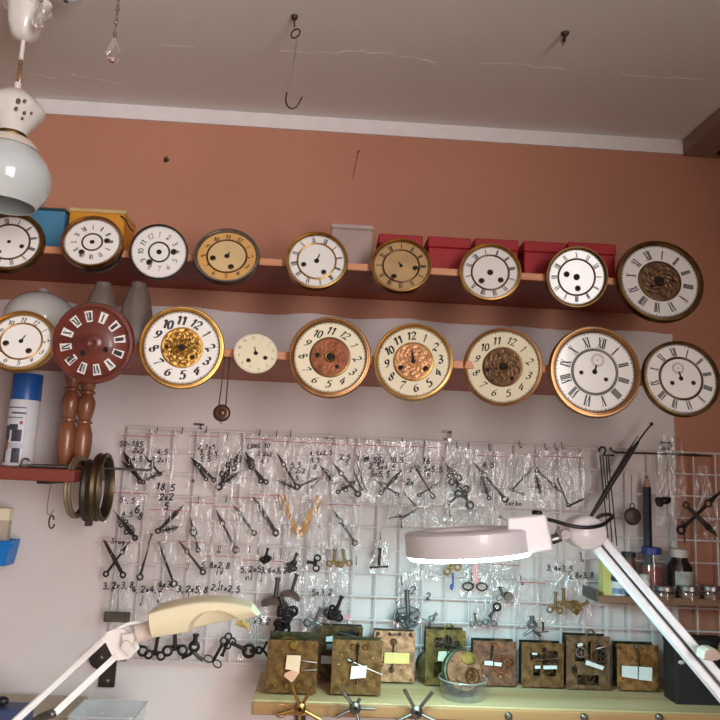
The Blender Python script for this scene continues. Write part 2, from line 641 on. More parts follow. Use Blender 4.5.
# curtain rail box running along the right wall under the ceiling
p0 = at(681.5, 150, -.001)
bx0 = p0.x
mb = MB()
mb.box(((bx0 + XR) / 2, -.68, CEIL_Z - .019), (XR - bx0, 1.36, .038), ch=.002)
cr_ = thing('curtain_rail_box', 'dark brown wooden curtain rail box fixed along the ceiling in the top right corner', 'rail', Vector(((bx0 + XR) / 2, -.68, CEIL_Z)))
mb.T = Matrix.Translation(-Vector(((bx0 + XR) / 2, -.68, CEIL_Z)))
mb2 = MB()
mb2.T = mb.T
mb2.box(((bx0 + XR) / 2, -.68, CEIL_Z - .019), (XR - bx0 - .002, 1.36, .036), ch=.002)
build('board', mb2, wood('rail_wood', srgb(150, 124, 108), srgb(130, 104, 90), 4, 1), cr_)
mb2 = MB()
mb2.T = mb.T
mb2.box(((bx0 + XR) / 2 + .02, -.68, CEIL_Z - .041), (.012, 1.3, .008))
build('rail', mb2, IRON, cr_)

# ------------------------------------------------------------------ the two long wall shelves
SH_U, SH_L = 2.074, 1.880
DU, DL = .232, .345
SHELFM = wood('red_brown_shelf', srgb(164, 86, 64), srgb(146, 72, 52), 3, 0, .5)
EDGEM = wood('shelf_edge_lip', srgb(214, 150, 112), srgb(200, 134, 98), 3, 0, .5)


def long_shelf(z, d, x0, x1, th, label):
    r = thing('wall_shelf', label, 'shelf', Vector(((x0 + x1) / 2, 0, z)))
    w = x1 - x0
    m = MB()
    m.box((0, -d / 2 + .003, th / 2), (w, d - .006, th), ch=.001)
    build('board', m, SHELFM, r)
    m = MB()
    m.box((0, -d + .003, th / 2 - .0005), (w, .006, th + .001), ch=.0012)
    build('front_lip', m, EDGEM, r)
    m = MB()
    for k in range(3):
        xx = -w / 2 + w * (k + .5) / 3
        m.box((xx, -d * .3, -.006), (.02, d * .6, .012))
    return r


long_shelf(SH_U, DU, -1.1, at(694, 282, -DU).x, .0125, 'long upper brown wooden wall shelf lined with boxes and a row of dials')
long_shelf(SH_L, DL, -1.1, at(672, 372, -DL).x, .0125, 'long lower brown wooden wall shelf with larger dials on its front edge')

# ------------------------------------------------------------------ clock dials
DIALS = {
'D1':(-0.5969,-0.2446,2.0867, 0.120,-0.972,0.204, -0.284,0.164,0.945, 0.0531),
'D2':(-0.4481,-0.2415,2.0959, 0.069,-0.959,0.273, -0.600,0.179,0.780, 0.0497),
'D3':(-0.3234,-0.2460,2.0827, 0.083,-0.996,0.008, -0.552,-0.039,0.833, 0.0500),
'D4':(-0.1988,-0.2452,2.0823, 0.036,-0.947,0.319, 0.449,0.300,0.841, 0.0540),
'D5':(-0.0320,-0.2456,2.0827, 0.003,-0.988,0.153, 0.325,0.145,0.935, 0.0527),
'D6':(0.1264,-0.2454,2.0824, -0.056,-0.972,0.227, -0.496,0.225,0.839, 0.0521),
'D7':(0.2952,-0.2461,2.0791, -0.115,-0.987,0.110, -0.654,0.158,0.739, 0.0522),
'D8':(0.4607,-0.2459,2.0794, -0.087,-0.987,-0.134, 0.837,-0.145,0.527, 0.0525),
'D9':(0.6214,-0.2459,2.0807, -0.034,-0.990,0.137, -0.349,0.140,0.927, 0.0739),
'E1':(-0.5059,-0.3591,1.8855, 0.108,-0.957,0.269, 0.406,0.289,0.867, 0.0476),
'E2':(-0.3854,-0.3593,1.8881, -0.008,-0.989,-0.147, -0.189,-0.143,0.972, 0.0668),
'E3':(-0.2441,-0.3591,1.8882, 0.160,-0.987,-0.026, 0.417,0.044,0.908, 0.0610),
'E4':(-0.1221,-0.3593,1.8850, 0.108,-0.949,0.296, -0.243,0.264,0.933, 0.0357),
'E5':(0.0015,-0.3591,1.8846, -0.012,-0.999,0.039, 0.503,0.028,0.864, 0.0603),
'E6':(0.1417,-0.3592,1.8842, -0.127,-0.985,0.117, -0.103,0.131,0.986, 0.0605),
'E7':(0.2935,-0.3586,1.8828, -0.281,-0.954,-0.105, 0.263,-0.182,0.948, 0.0611),
'E8':(0.4516,-0.3590,1.8824, -0.016,-1.000,0.010, 0.246,0.006,0.969, 0.0684),
'E9':(0.6008,-0.3601,1.8782, -0.014,-0.990,0.139, -0.204,0.139,0.969, 0.0612),
}
BEZ = {
 'brass': BRASS, 'dark': BRASSD,
 'grey': mat('grey_bezel', srgb(150, 140, 132), .36, .9, .25, 30),
 'black': mat('blackened_bezel', srgb(52, 42, 38), .4, .6, .2, 30),
 'gold': mat('polished_brass', srgb(190, 150, 94), .3, 1.0, .2, 30),
 'copper': mat('copper_brass', srgb(164, 122, 84), .34, 1.0, .25, 30),
}
CHAP = mat('chapter_ring_print', srgb(60, 48, 44), .4, .3, .1)
RINGB = mat('bronzed_ring', srgb(104, 74, 56), .35, .85, .2, 30)


def disc_relief(mb, r, z, amp, seed, seg=96, rings=24, mi=0):
    rr = random.Random(seed)
    ph = [rr.uniform(0, 6.28) for _ in range(8)]
    vs, fs = [(0, 0, z)], []
    for i in range(1, rings + 1):
        q = i / rings
        for k in range(seg):
            a = 2 * PI * k / seg
            h = math.sin(8 * a + 9 * q + ph[0]) * math.sin(17 * q + ph[1]) + .8 * math.sin(15 * a - 16 * q + ph[2]) * math.sin(28 * q + ph[3]) + .7 * math.sin(24 * a + ph[4]) * math.sin(36 * q + ph[5]) + rr.uniform(-.35, .35)
            h *= amp * min(1, (1 - q) * 8) * min(1, q * 4)
            vs.append((r * q * math.cos(a), r * q * math.sin(a), z + h + amp * .6))
    for k in range(seg):
        fs.append((0, 1 + k, 1 + (k + 1) % seg))
    for i in range(rings - 1):
        for k in range(seg):
            a, b = 1 + i * seg + k, 1 + i * seg + (k + 1) % seg
            fs.append((a, a + seg, b + seg, b))
    mb.add(vs, fs, mi)


def dial(key, label, face, bez, bzw, num, ring=None, holes=(), centre=None, ink=INK, group=None, depth=0.0, inner=.60, nh=None,
         ringm=RINGB, slot=0.0, seconds=False, centre_face=None, minute=True, arbor=.05, bold=1.0, hole_r=.075, slant=.12):
    d = DIALS[key]
    P = Vector(d[:3])
    n = Vector(d[3:6]).normalized()
    u = Vector(d[6:9])
    u = (u - n * u.dot(n)).normalized()
    Rf = d[9]
    if depth:
        k = 1 - depth / (P - CAM).length
        P = CAM + (P - CAM) * k
        Rf *= k
    M = Matrix((u.cross(n), u, n)).transposed().to_4x4()
    M.translation = P
    r = thing('clock_dial', label, 'clock dial', M, group)
    # face with its printed numerals
    m = MB()
    m.lathe([(1e-5, 0.0), (Rf * .6, 0), (Rf * 1.01, 0), (Rf * 1.01, -.002), (1e-5, -.002)], 64)
    if centre_face:
        m.lathe([(1e-5, .0002), (Rf * (ring or .5), .0002)], 48, 2)
    ri = ring if ring else (centre if centre else inner)
    rc = (ri + .97) / 2 if nh is None else (ri + .94) / 2
    h = Rf * (.97 - ri) * (.72 if num[0] == 'R' else .66) if nh is None else Rf * nh
    for k in range(12):
        a = 2 * PI * k / 12
        x, y = Rf * rc * math.sin(a), Rf * rc * math.cos(a)
        if num[0] == 'R':
            roman(m, ROM[k], x, y, h, -a, mi=1, squeeze=.62 * bold if k in (8, 4, 7, 3) else .74 * bold)
        else:
            s = str(k or 12)
            flip = num == 'AR' and 3 < k < 9
            ang = -a + (PI if flip else 0) if num == 'AR' else -.42 * math.sin(2 * a)
            text(m, s, x, y, h, h * .24 * bold, ang, slant, nib=.6, wmin=h * .06, mi=1, adv=.62, wx=.92)
    if minute:
        m.lathe([(Rf * .965, .0003), (Rf * .975, .0003)], 64, 1)
        for k in range(60):
            a = 2 * PI * k / 60
            w = .012 if k % 5 else .028
            q = Vector((math.sin(a), math.cos(a)))
            t = Vector((q.y, -q.x))
            v = [q * Rf * .94 - t * Rf * w / 2, q * Rf * .94 + t * Rf * w / 2, q * Rf * .97 + t * Rf * w / 2, q * Rf * .97 - t * Rf * w / 2]
            m.add([(p.x, p.y, .0003) for p in v], [(0, 1, 2, 3)], 1)
    build('face', m, [face, ink, centre_face or face], r)
    # bezel
    if bez:
        Rb = Rf * bzw
        w = Rb - Rf
        m = MB()
        m.lathe([(Rf * .985, .0005), (Rf, .0025), (Rf + w * .22, .0045), (Rf + w * .4, .0042), (Rf + w * .5, .006), (Rf + w * .8, .0058), (Rb, .002), (Rb, -.006), (Rb - w * .4, -.0075), (Rf * .9, -.0075), (Rf * .9, -.003)], 72)
        build('bezel', m, BEZ[bez], r)
    else:
        m = MB()
        m.lathe([(1e-5, -.0022), (Rf * .97, -.0022), (Rf * .95, -.006), (1e-5, -.006)], 48)
        build('back_plate', m, BRASSD, r)
    if depth:
        m = MB()
        m.lathe([(Rf * 1.02, -.0075), (Rf * 1.06, -.0085), (Rf * 1.06, -depth * .55), (Rf * 1.08, -depth * .6), (Rf * 1.06, -depth * .66), (Rf * 1.0, -depth), (1e-5, -depth)], 56)
        build('case', m, mat('case_tin', srgb(92, 80, 74), .34, .85, .2, 20), r)
    if ring:
        m = MB()
        w = .035
        m.lathe([(Rf * (ring - w), .0002), (Rf * (ring - w * .6), .0014), (Rf * ring, .0018), (Rf * (ring + w * .6), .0014), (Rf * (ring + w), .0002)], 56)
        build('inner_ring', m, ringm, r)
    if centre:
        m = MB()
        if centre_face is None:
            mm = num[1:]
        disc_relief(m, Rf * (centre - .02), .0012, .0009 if key == 'E3' else (.00015 if key == 'E5' else .0006), sum(map(ord, key)))
        build('centre_plate', m, {'D9': BRONZE, 'E3': GOLD, 'E5': COPPER, 'E6': PINKG, 'E7': BRONZE}[key], r)
        m = MB()
        m.lathe([(Rf * (centre - .03), .0003), (Rf * (centre - .03), .0028), (Rf * (centre + .005), .0024), (Rf * (centre + .02), .0002)], 56)
        build('inner_ring', m, {'D9': BRASSD, 'E3': GOLD, 'E5': BRASSD, 'E6': BRASS, 'E7': BRASSD}[key], r)
        if key in ('E5', 'E7', 'D9'):
            m = MB()
            m.lathe([(Rf * .075, .001), (Rf * .10, .0045), (Rf * .13, .0048), (Rf * .15, .002)], 32)
            build('arbor_collar', m, BRASSD, r)
    zf = .003 if centre else .0004
    for hx, hy in holes:
        m = MB()
        m.lathe([(1e-5, zf), (Rf * hole_r * .72, zf), (Rf * hole_r * .8, zf + .001), (Rf * hole_r, zf + .0006), (Rf * hole_r * 1.08, zf - .0002)], 20, 0)
        m.m = [0 if i % 4 == 0 else 1 for i in range(len(m.f))]
        build('winding_hole', m, [HOLE, BRASSD], r, M=Matrix.Translation((hx * Rf, hy * Rf, 0)))
    m = MB()
    m.lathe([(1e-5, zf + .0004), (Rf * arbor, zf + .0004), (Rf * arbor * 1.3, zf)], 20)
    if slot:
        m.add([(-Rf * .025, Rf * arbor, zf + .0004), (Rf * .025, Rf * arbor, zf + .0004), (Rf * .02, Rf * (arbor + slot), zf + .0004), (-Rf * .02, Rf * (arbor + slot), zf + .0004)], [(0, 1, 2, 3)])
    if slot or key not in ('D9',):
        pass
    build('arbor_hole', m, HOLE, r, M=None)
    if slot:
        pass
    if seconds:
        m = MB()
        rs = Rf * .165
        m.lathe([(rs * .96, .0006), (rs, .0006)], 36, 0)
        m.lathe([(rs * .70, .0006), (rs * .73, .0006)], 36, 0)
        m.lathe([(1e-5, .0007), (rs * .12, .0007)], 12, 0)
        for k in range(24):
            a = 2 * PI * k / 24
            q = Vector((math.sin(a), math.cos(a)))
            t = Vector((q.y, -q.x)) * rs * .03
            m.add([(*(q * rs * .73 - t), .0006), (*(q * rs * .73 + t), .0006), (*(q * rs * .96 + t), .0006), (*(q * rs * .96 - t), .0006)], [(0, 1, 2, 3)], 0)
        build('seconds_dial', m, mat('grey_print', srgb(120, 112, 110), .5, 0, .1), r, M=Matrix.Translation((0, Rf * .30, 0)))
    m = MB()
    zb = -.0075 if bez else -.006
    m.cyl((0, 0, zb - (depth if depth else 0)), (0, 0, zb - .0075 - (depth if depth else 0)), .004, seg=10)
    build('mounting_post', m, BRASSD, r)
    return r


def up_rel(key, hx, hy, f):
    """crop offsets (px right, px up, face half width) -> the dial's own frame"""
    rot = {'D1': -11, 'D2': -32, 'D3': -30, 'D4': 31, 'D5': 22, 'D6': -28, 'D7': -40, 'D8': 60, 'D9': -18, 'E1': 30, 'E2': -8, 'E3': 29, 'E4': -8, 'E5': 33, 'E6': -5, 'E7': 18, 'E8': 17, 'E9': -9}[key]
    sq = {'D1': .82, 'D2': .81, 'D3': .94, 'D4': .81, 'D5': .91, 'D6': .88, 'D7': .92, 'D9': .93, 'E1': .87, 'E4': .89}.get(key, 1)
    x, y = hx / f, hy / f / sq
    a = R(rot)
    return (x * math.cos(a) - y * math.sin(a), x * math.sin(a) + y * math.cos(a))


def H(key, f, *pts):
    return [up_rel(key, x, -y, f) for x, y in pts]


GU, GLO = 'dials along the upper shelf', 'dials along the lower shelf'
dial('D1', 'white roman dial under the hanging lamp globe, far left of the upper shelf', ENAMEL, 'dark', 1.17, 'R', ring=.67, holes=H('D1', 282, (120, 40), (-80, 92)), group=GU, nh=.19)
dial('D2', 'white roman dial with deep tin case in front of the yellow box', ENAMEL, 'copper', 1.12, 'R', ring=.36, holes=H('D2', 253, (133, -13), (-85, 92)), group=GU, depth=.03, nh=.19, hole_r=.105, arbor=.07)
dial('D3', 'white dial with thin curly arabic numerals and thin black rim right of the yellow box', ENAMEL, 'black', 1.05, 'AR', ring=.37, holes=H('D3', 250, (133, -3), (-84, 94)), group=GU, nh=.19, hole_r=.11, arbor=.075, ringm=CHAP, bold=.7)
dial('D4', 'gold coloured dial with grey metal rim and brown arabic numerals on the upper shelf', TANF, 'grey', 1.13, 'A', ring=.67, holes=H('D4', 266, (-125, 20), (40, 95)), ink=INKB, group=GU, nh=.16, centre_face=TANC, minute=False, hole_r=.1, slot=.12, arbor=.07, ringm=mat('brown_ring', srgb(104, 58, 34), .4, .4, .2))
dial('D5', 'white roman dial with brass inner ring just left of the grey plastic box', ENAMEL, 'brass', 1.12, 'R', ring=.68, holes=H('D5', 255, (-117, 33), (63, 100)), group=GU, nh=.19, slot=.22, ringm=BRASS, hole_r=.09, arbor=.07)
dial('D6', 'tarnished plain brass dial with roman numerals in front of the leftmost red box', BRASSF, 'brass', 1.1, 'R', ring=.655, holes=H('D6', 250, (128, 22), (-67, 97)), group=GU, nh=.19, ringm=RINGB, hole_r=.1, slot=.12)
dial('D7', 'white roman dial with bright brass rim in front of the middle red box', ENAMEL, 'brass', 1.12, 'R', ring=.665, holes=H('D7', 252, (-80, 75), (92, 70)), group=GU, nh=.19, hole_r=.1, arbor=.085)
dial('D8', 'white roman dial with one winding hole left and one below, before the rightmost red box', ENAMEL, 'dark', 1.12, 'R', ring=.655, holes=H('D8', 252, (-90, -27), (10, 103)), group=GU, nh=.19, hole_r=.1, arbor=.09)
dial('D9', 'large white roman dial with dark bronze centre at the right end of the upper shelf', ENAMEL, 'dark', 1.13, 'R', centre=.545, holes=H('D9', 280, (90, 5), (-70, 45)), group=GU, nh=.25, bold=.8, hole_r=.05, arbor=.07)
dial('E1', 'white arabic dial with brass inner ring above the blue spray can', ENAMEL, 'gold', 1.15, 'A', ring=.68, holes=H('E1', 282, (-135, 20), (80, 90)), group=GLO, nh=.17, slot=.2, arbor=.06, hole_r=.1, ringm=BRASS, bold=.85)
dial('E3', 'white dial with bold black arabic numerals and bright gilt relief centre', ENAMEL, 'brass', 1.135, 'A', centre=.545, holes=H('E3', 272, (-108, -3), (75, 75)), group=GLO, nh=.235, bold=1.25, hole_r=.055, arbor=.07)
dial('E4', 'small rimless cream dial with faint numerals right of the hanging pendulum', CREAM, None, 1, 'A', inner=.66, holes=H('E4', 156, (-53, 52), (68, 34)), ink=mat('faint_print', srgb(150, 140, 122), .6, 0, .1), group=GLO, nh=.15, hole_r=.1, slot=.25, arbor=.08, bold=.8)
dial('E5', 'cream arabic dial with plain copper brown centre on the lower shelf', CREAM, 'copper', 1.145, 'A', centre=.555, holes=H('E5', 260, (-90, -15), (52, 72)), group=GLO, nh=.21, bold=.95, hole_r=.055, arbor=.06, slant=.3)
dial('E6', 'cream arabic dial with pink gold centre and polished brass rim, middle of the lower shelf', CREAM, 'gold', 1.11, 'A', centre=.545, holes=H('E6', 260, (-90, 48), (89, 55)), group=GLO, nh=.22, bold=1.05, hole_r=.07, slot=.28, arbor=.045, slant=.05)
dial('E7', 'cream arabic dial with dark bronze relief centre and copper rim', CREAM, 'copper', 1.09, 'A', centre=.535, holes=H('E7', 265, (-105, 20), (70, 82)), group=GLO, nh=.20, bold=.85, hole_r=.05, arbor=.06, slant=.18)
dial('E8', 'largest white roman dial with small seconds ring and wide brass rim', ENAMEL, 'copper', 1.15, 'R', ring=.56, holes=H('E8', 285, (-96, 5), (77, 55)), group=GLO, nh=.26, bold=.95, slot=.13, seconds=True, hole_r=.05, ringm=mat('thin_grey_ring', srgb(110, 104, 100), .35, .7, .1))
dial('E9', 'white roman dial with seconds ring and brown inner ring at right end of lower shelf', ENAMEL, 'dark', 1.09, 'R', ring=.6, holes=H('E9', 285, (-76, 37), (95, 37)), group=GLO, nh=.24, bold=.85, slot=.15, seconds=True, hole_r=.06)


def cartouche_dial():
    d = DIALS['E2']
    P = Vector(d[:3])
    n = Vector(d[3:6]).normalized()
    u = Vector(d[6:9])
    u = (u - n * u.dot(n)).normalized()
    M = Matrix((u.cross(n), u, n)).transposed().to_4x4()
    M.translation = P + n * .012
    Rf = d[9] * 1.0
    W = wood('mahogany_dial', srgb(112, 48, 36), srgb(88, 34, 26), 5, 0, .35, .3)
    r = thing('clock_dial', 'round dark red wooden dial with twelve white enamel numeral plaques', 'clock dial', M, GLO)
    m = MB()
    m.lathe([(1e-5, .002), (Rf * .42, .002), (Rf * .46, .0), (Rf * .84, .0), (Rf * .9, .004), (Rf * .97, .003), (Rf, -.001), (Rf * .99, -.007), (1e-5, -.007)], 72)
    build('face', m, W, r)
    m = MB()
    m.lathe([(Rf * .05, .004), (Rf * .1, .006), (Rf * .18, .005), (Rf * .24, .002)], 40)
    m.lathe([(1e-5, .003), (Rf * .05, .004)], 20)
    build('centre_boss', m, W, r)
    for k in range(12):
        a = 2 * PI * k / 12
        w, h = Rf * .088, Rf * .145
        out = []
        for i in range(28):
            t = 2 * PI * i / 28
            q = 1 + .10 * math.cos(4 * t + PI) + .04 * math.cos(8 * t)
            c, s_ = math.cos(t), math.sin(t)
            x = math.copysign(abs(c) ** .62, c) * w * q
            y = math.copysign(abs(s_) ** .62, s_) * h * q
            x *= 1 + .18 * y / h
            out.append((x, y))
        m = MB()
        m.prism(out, 0, .0022, 0)
        roman(m, ROM[k], 0, 0, h * 1.35, 0, z=.0025, mi=1, squeeze=.55 if k in (8, 4, 7, 3, 0) else .75, thick=.24, thin=.05)
        Mk = Matrix.Translation((Rf * .655 * math.sin(a), Rf * .655 * math.cos(a), .0)) @ Matrix.Rotation(-a, 4, 'Z')
        build('numeral_plaque', m, [ENAMEL, INK], r, M=Mk)
    for hx, hy in ((.28, -.2), (-.28, -.2)):
        m = MB()
        m.lathe([(1e-5, .0025), (Rf * .05, .0025), (Rf * .06, .003), (Rf * .07, .002)], 16)
        build('winding_hole', m, HOLE, r, M=Matrix.Translation((hx * Rf, hy * Rf, 0)))
    m = MB()
    m.cyl((0, 0, -.007), (0, 0, -.027), .005, seg=10)
    build('mounting_post', m, BRASSD, r)


cartouche_dial()

# key loop hanging under the gold centred dial
P = at(419, 401, -.366)
m = MB()
m.T = WALLROT
m.ring((0, 0, 0), .0032, .0005, seg=16, sx=.7)
tag(build('wire_loop', m, BRASS, M=Matrix.Translation(P)), 'tiny brass wire loop under the dial with pink gold centre', 'wire loop')

# ------------------------------------------------------------------ boxes and shades on the shelves
zU = SH_U + .0125
zL = SH_L + .0125


def carton(label, x0, x1, ytop, Yf, dep, z0, body, lidm=None, lid_h=.012, cat='box', group=None, name='box', rot=0):
    a, b = at(x0, ytop, Yf), at(x1, ytop, Yf)
    w, h = b.x - a.x, (a.z + b.z) / 2 - z0
    r = thing(name, label, cat, Matrix.Translation(((a.x + b.x) / 2, Yf + dep / 2, z0)) @ Matrix.Rotation(rot, 4, 'Z'), group)
    m = MB()
    m.box((0, 0, (h - (lid_h if lidm else 0)) / 2), (w * .975 if lidm else w, dep * .97, h - (lid_h if lidm else 0)), ch=.002)
    build('body', m, body, r)
    if lidm:
        m = MB()
        m.box((0, 0, h - lid_h / 2), (w, dep, lid_h), ch=.002)
        build('lid', m, lidm, r)
    return r


RED = mat('red_card', srgb(164, 20, 34), .6, 0, .1, 20)
RGR = 'red boxes on the upper shelf'
for x0, x1, yt, t, rz in ((379, 423, 234.5, 'leftmost red box on the upper shelf, behind the tarnished brass dial', .0), (428, 471, 237, 'red box standing in the gap between the brass dial and the next white dial', .01),
                      (475, 519, 239, 'red box right behind the third dial from the right on the upper shelf', -.01), (524, 566, 241.5, 'red box partly behind the left edge of the second dial from the right', .0), (568, 616, 243, 'rightmost red box on the upper shelf, nearest to the big bronze centred dial', .01)):
    carton(t, x0, x1, yt, -.19, .085, zU, RED, RED, .022, 'box', RGR, 'red_box', rz)

carton('blue tin with dark green lid on the upper shelf next to the yellow box', 31, 66, 207, -.17, .075, zU, mat('blue_tin', srgb(78, 140, 178), .35, .2, .06, 10), mat('dark_green_lid', srgb(52, 74, 72), .4, 0, .1), .006, 'tin', None, 'tin_box')
yb = carton('orange yellow box with pale lid behind the deep tin cased dial', 69, 126, 208.5, -.17, .085, zU, mat('yellow_card', srgb(216, 146, 34), .5, 0, .1, 10), mat('pale_yellow_lid', srgb(206, 176, 118), .6, 0, .1), .008)
m = MB()
q0 = at(121, 216, -.172)
m.tube(smooth_path([q0, at(126, 220, -.175), at(129, 227, -.178), at(133, 231, -.18)], 5), .0016)
tag(build('cable_end', m, mat('dark_cable', srgb(64, 44, 40), .5)), 'short dark cable end sticking out beside the yellow box', 'cable')
m = MB()
carton('pale grey translucent plastic box on the upper shelf between two dials', 331, 374, 224, -.17, .09, zU, mat('grey_plastic', srgb(172, 150, 142), .4, 0, .05, 10, spec=.4), mat('grey_plastic_lid', srgb(180, 160, 152), .4, 0, .05, 10), .01, 'box', None, 'plastic_box')

SHADE = mat('opal_glass', srgb(190, 186, 182), .12, 0, .03, 6, coat=.5)
P = at(39, 330, -.17)
P.z = zL
m = MB()
rg = .066
m.lathe([(1e-5, 0), (.03, 0), (.032, .006)] + [(rg * math.sin(t), .006 + rg * .86 - rg * .86 * math.cos(t)) for t in [R(a) for a in range(30, 172, 8)]] + [(.008, .012 + 2 * rg * .86)], 48)
g = thing('glass_globe', 'white opal glass lamp globe on the lower shelf behind the leftmost dial', 'lamp globe', P)
build('globe', m, SHADE, g)
m = MB()
m.lathe([(.026, .0), (.036, 0), (.036, .008), (.030, .010)], 32)
build('fitter_rim', m, GREYM, g)
SHG = mat('smoked_glass', srgb(116, 102, 95), .25, 0, .05, 6, coat=.4)
for px, yt, t in ((99, 283, 'grey smoked glass tulip shade on the lower shelf, left of its twin'), (135, 283, 'grey smoked glass tulip shade on the lower shelf, behind the gilt centred dial')):
    P = at(px, 330, -.2)
    P.z = zL
    hh = at(px, yt, -.2).z - zL
    s_ = thing('tulip_glass', t, 'lamp shade', P, 'tulip shades on the lower shelf')
    m = MB()
    m.lathe([(.036, 0), (.0345, .001), (.033, hh * .3), (.029, hh * .6), (.022, hh * .82), (.014, hh * .95), (.012, hh), (.0105, hh), (.013, hh * .93), (.021, hh * .8), (.028, hh * .58), (.032, hh * .3), (.0345, .001)], 36, wob=lambda a, i: 1 + .02 * math.cos(8 * a))
    build('shade', m, SHG, s_)
    m = MB()
    m.lathe([(.010, hh - .012), (.0155, hh - .012), (.0145, hh), (.010, hh)], 24, None, None, True)
    build('collar', m, SHG, s_)

# pendulum hanging from the lower shelf
P = at(226, 357, -.335)
pd = thing('pendulum', 'dark pendulum with twin rods and round bob hanging below the lower shelf', 'pendulum', P)
lo = at(220.5, 413, -.335)
m = MB()
for dx in (-.0035, .004):
    m.cyl((dx + .002, 0, .0), (lo.x - P.x + dx + (.004 if dx > 0 else 0), 0, lo.z - P.z + .012), .0011, seg=8)
m.cyl((-.0025, 0, 0), (.007, 0, 0), .0014, seg=8)
m.cyl((.002, .0, 0), (.002, .0, SH_L - P.z), .001, seg=8)
build('rod', m, IRON, pd)
m = MB()
m.lathe([(1e-5, .005), (.004, .005), (.006, .0035), (.011, .004), (.0135, .0025), (.0145, 0), (.013, -.003), (1e-5, -.004)], 32, None, WALLROT)
build('bob', m, mat('bob_bronze', srgb(92, 66, 54), .35, .8, .25, 30), pd, M=Matrix.Translation((lo.x - P.x + .002, 0, lo.z - P.z)))
m = MB()
m.cyl((0, 0, -.012), (0, 0, -.019), .0013, .0006, seg=8)
build('rating_nut', m, IRON, pd, M=Matrix.Translation((lo.x - P.x + .002, 0, lo.z - P.z)))

# ------------------------------------------------------------------ wire grid on the wall
YG = -.018
gtl = at(125, 427, YG)
gtop = at(360, 437.5, YG).z
gbot = at(230, 663, YG).z
gx0, gx1 = at(118, 540, YG).x, XR - .012
WIRE = mat('white_coated_wire', srgb(222, 212, 212), .4, 0, .05)
gr = thing('wire_grid', 'large white wire grid panel fixed to the wall below the lower shelf', 'wire grid', Vector(((gx0 + gx1) / 2, YG, gbot)))
O = Vector(((gx0 + gx1) / 2, YG, gbot))
m = MB()
m.T = Matrix.Translation(-O)
nx = int(round((gx1 - gx0) / .0475))
nz = int(round((gtop - gbot) / .0475))
for i in range(nx + 1):
    x = gx0 + (gx1 - gx0) * i / nx
    m.cyl((x, YG, gbot), (x, YG, gtop), .0018 if 0 < i < nx else .0022, seg=6)
for k in range(nz + 1):
    z = gbot + (gtop - gbot) * k / nz
    m.cyl((gx0, YG - .002, z), (gx1, YG - .002, z), .0018 if 0 < k < nz else .0022, seg=6)
build('grid_mesh', m, WIRE, gr)
for px, py in ((330, 437), (449, 440), (667, 449), (300, 660)):
    q = at(px, py, YG)
    m = MB()
    m.box((q.x - O.x, .007, q.z - O.z), (.012, .018, .008), ch=.001)
    m.cyl((q.x - O.x, -.002, q.z - O.z), (q.x - O.x, -.006, q.z - O.z), .004, seg=8)
    build('wall_clip', m, STEEL, gr)


def grid_hook(px, py, big=1.0):
    q = at(px, py, YG)
    m = MB()
    m.T = Matrix.Translation(q - O)
    h = .007 * big
    m.tube(smooth_path([(0, .002, h * .9), (0, -.005, h), (0, -.0065, h * .4), (0, -.007, -h * .4), (0, -.012, -h * .9), (0, -.02, -h * .8), (0, -.022, -h * .3)], 3), .0008 * big, 6)
    build('hook', m, BLACKM, gr)


# ------------------------------------------------------------------ bags, clock hands and keys
YBAG = -.034
ORD = ['zeroth', 'first', 'second', 'third', 'fourth', 'fifth', 'sixth', 'seventh', 'eighth', 'ninth', 'tenth', 'eleventh', 'twelfth', 'thirteenth', 'fourteenth']


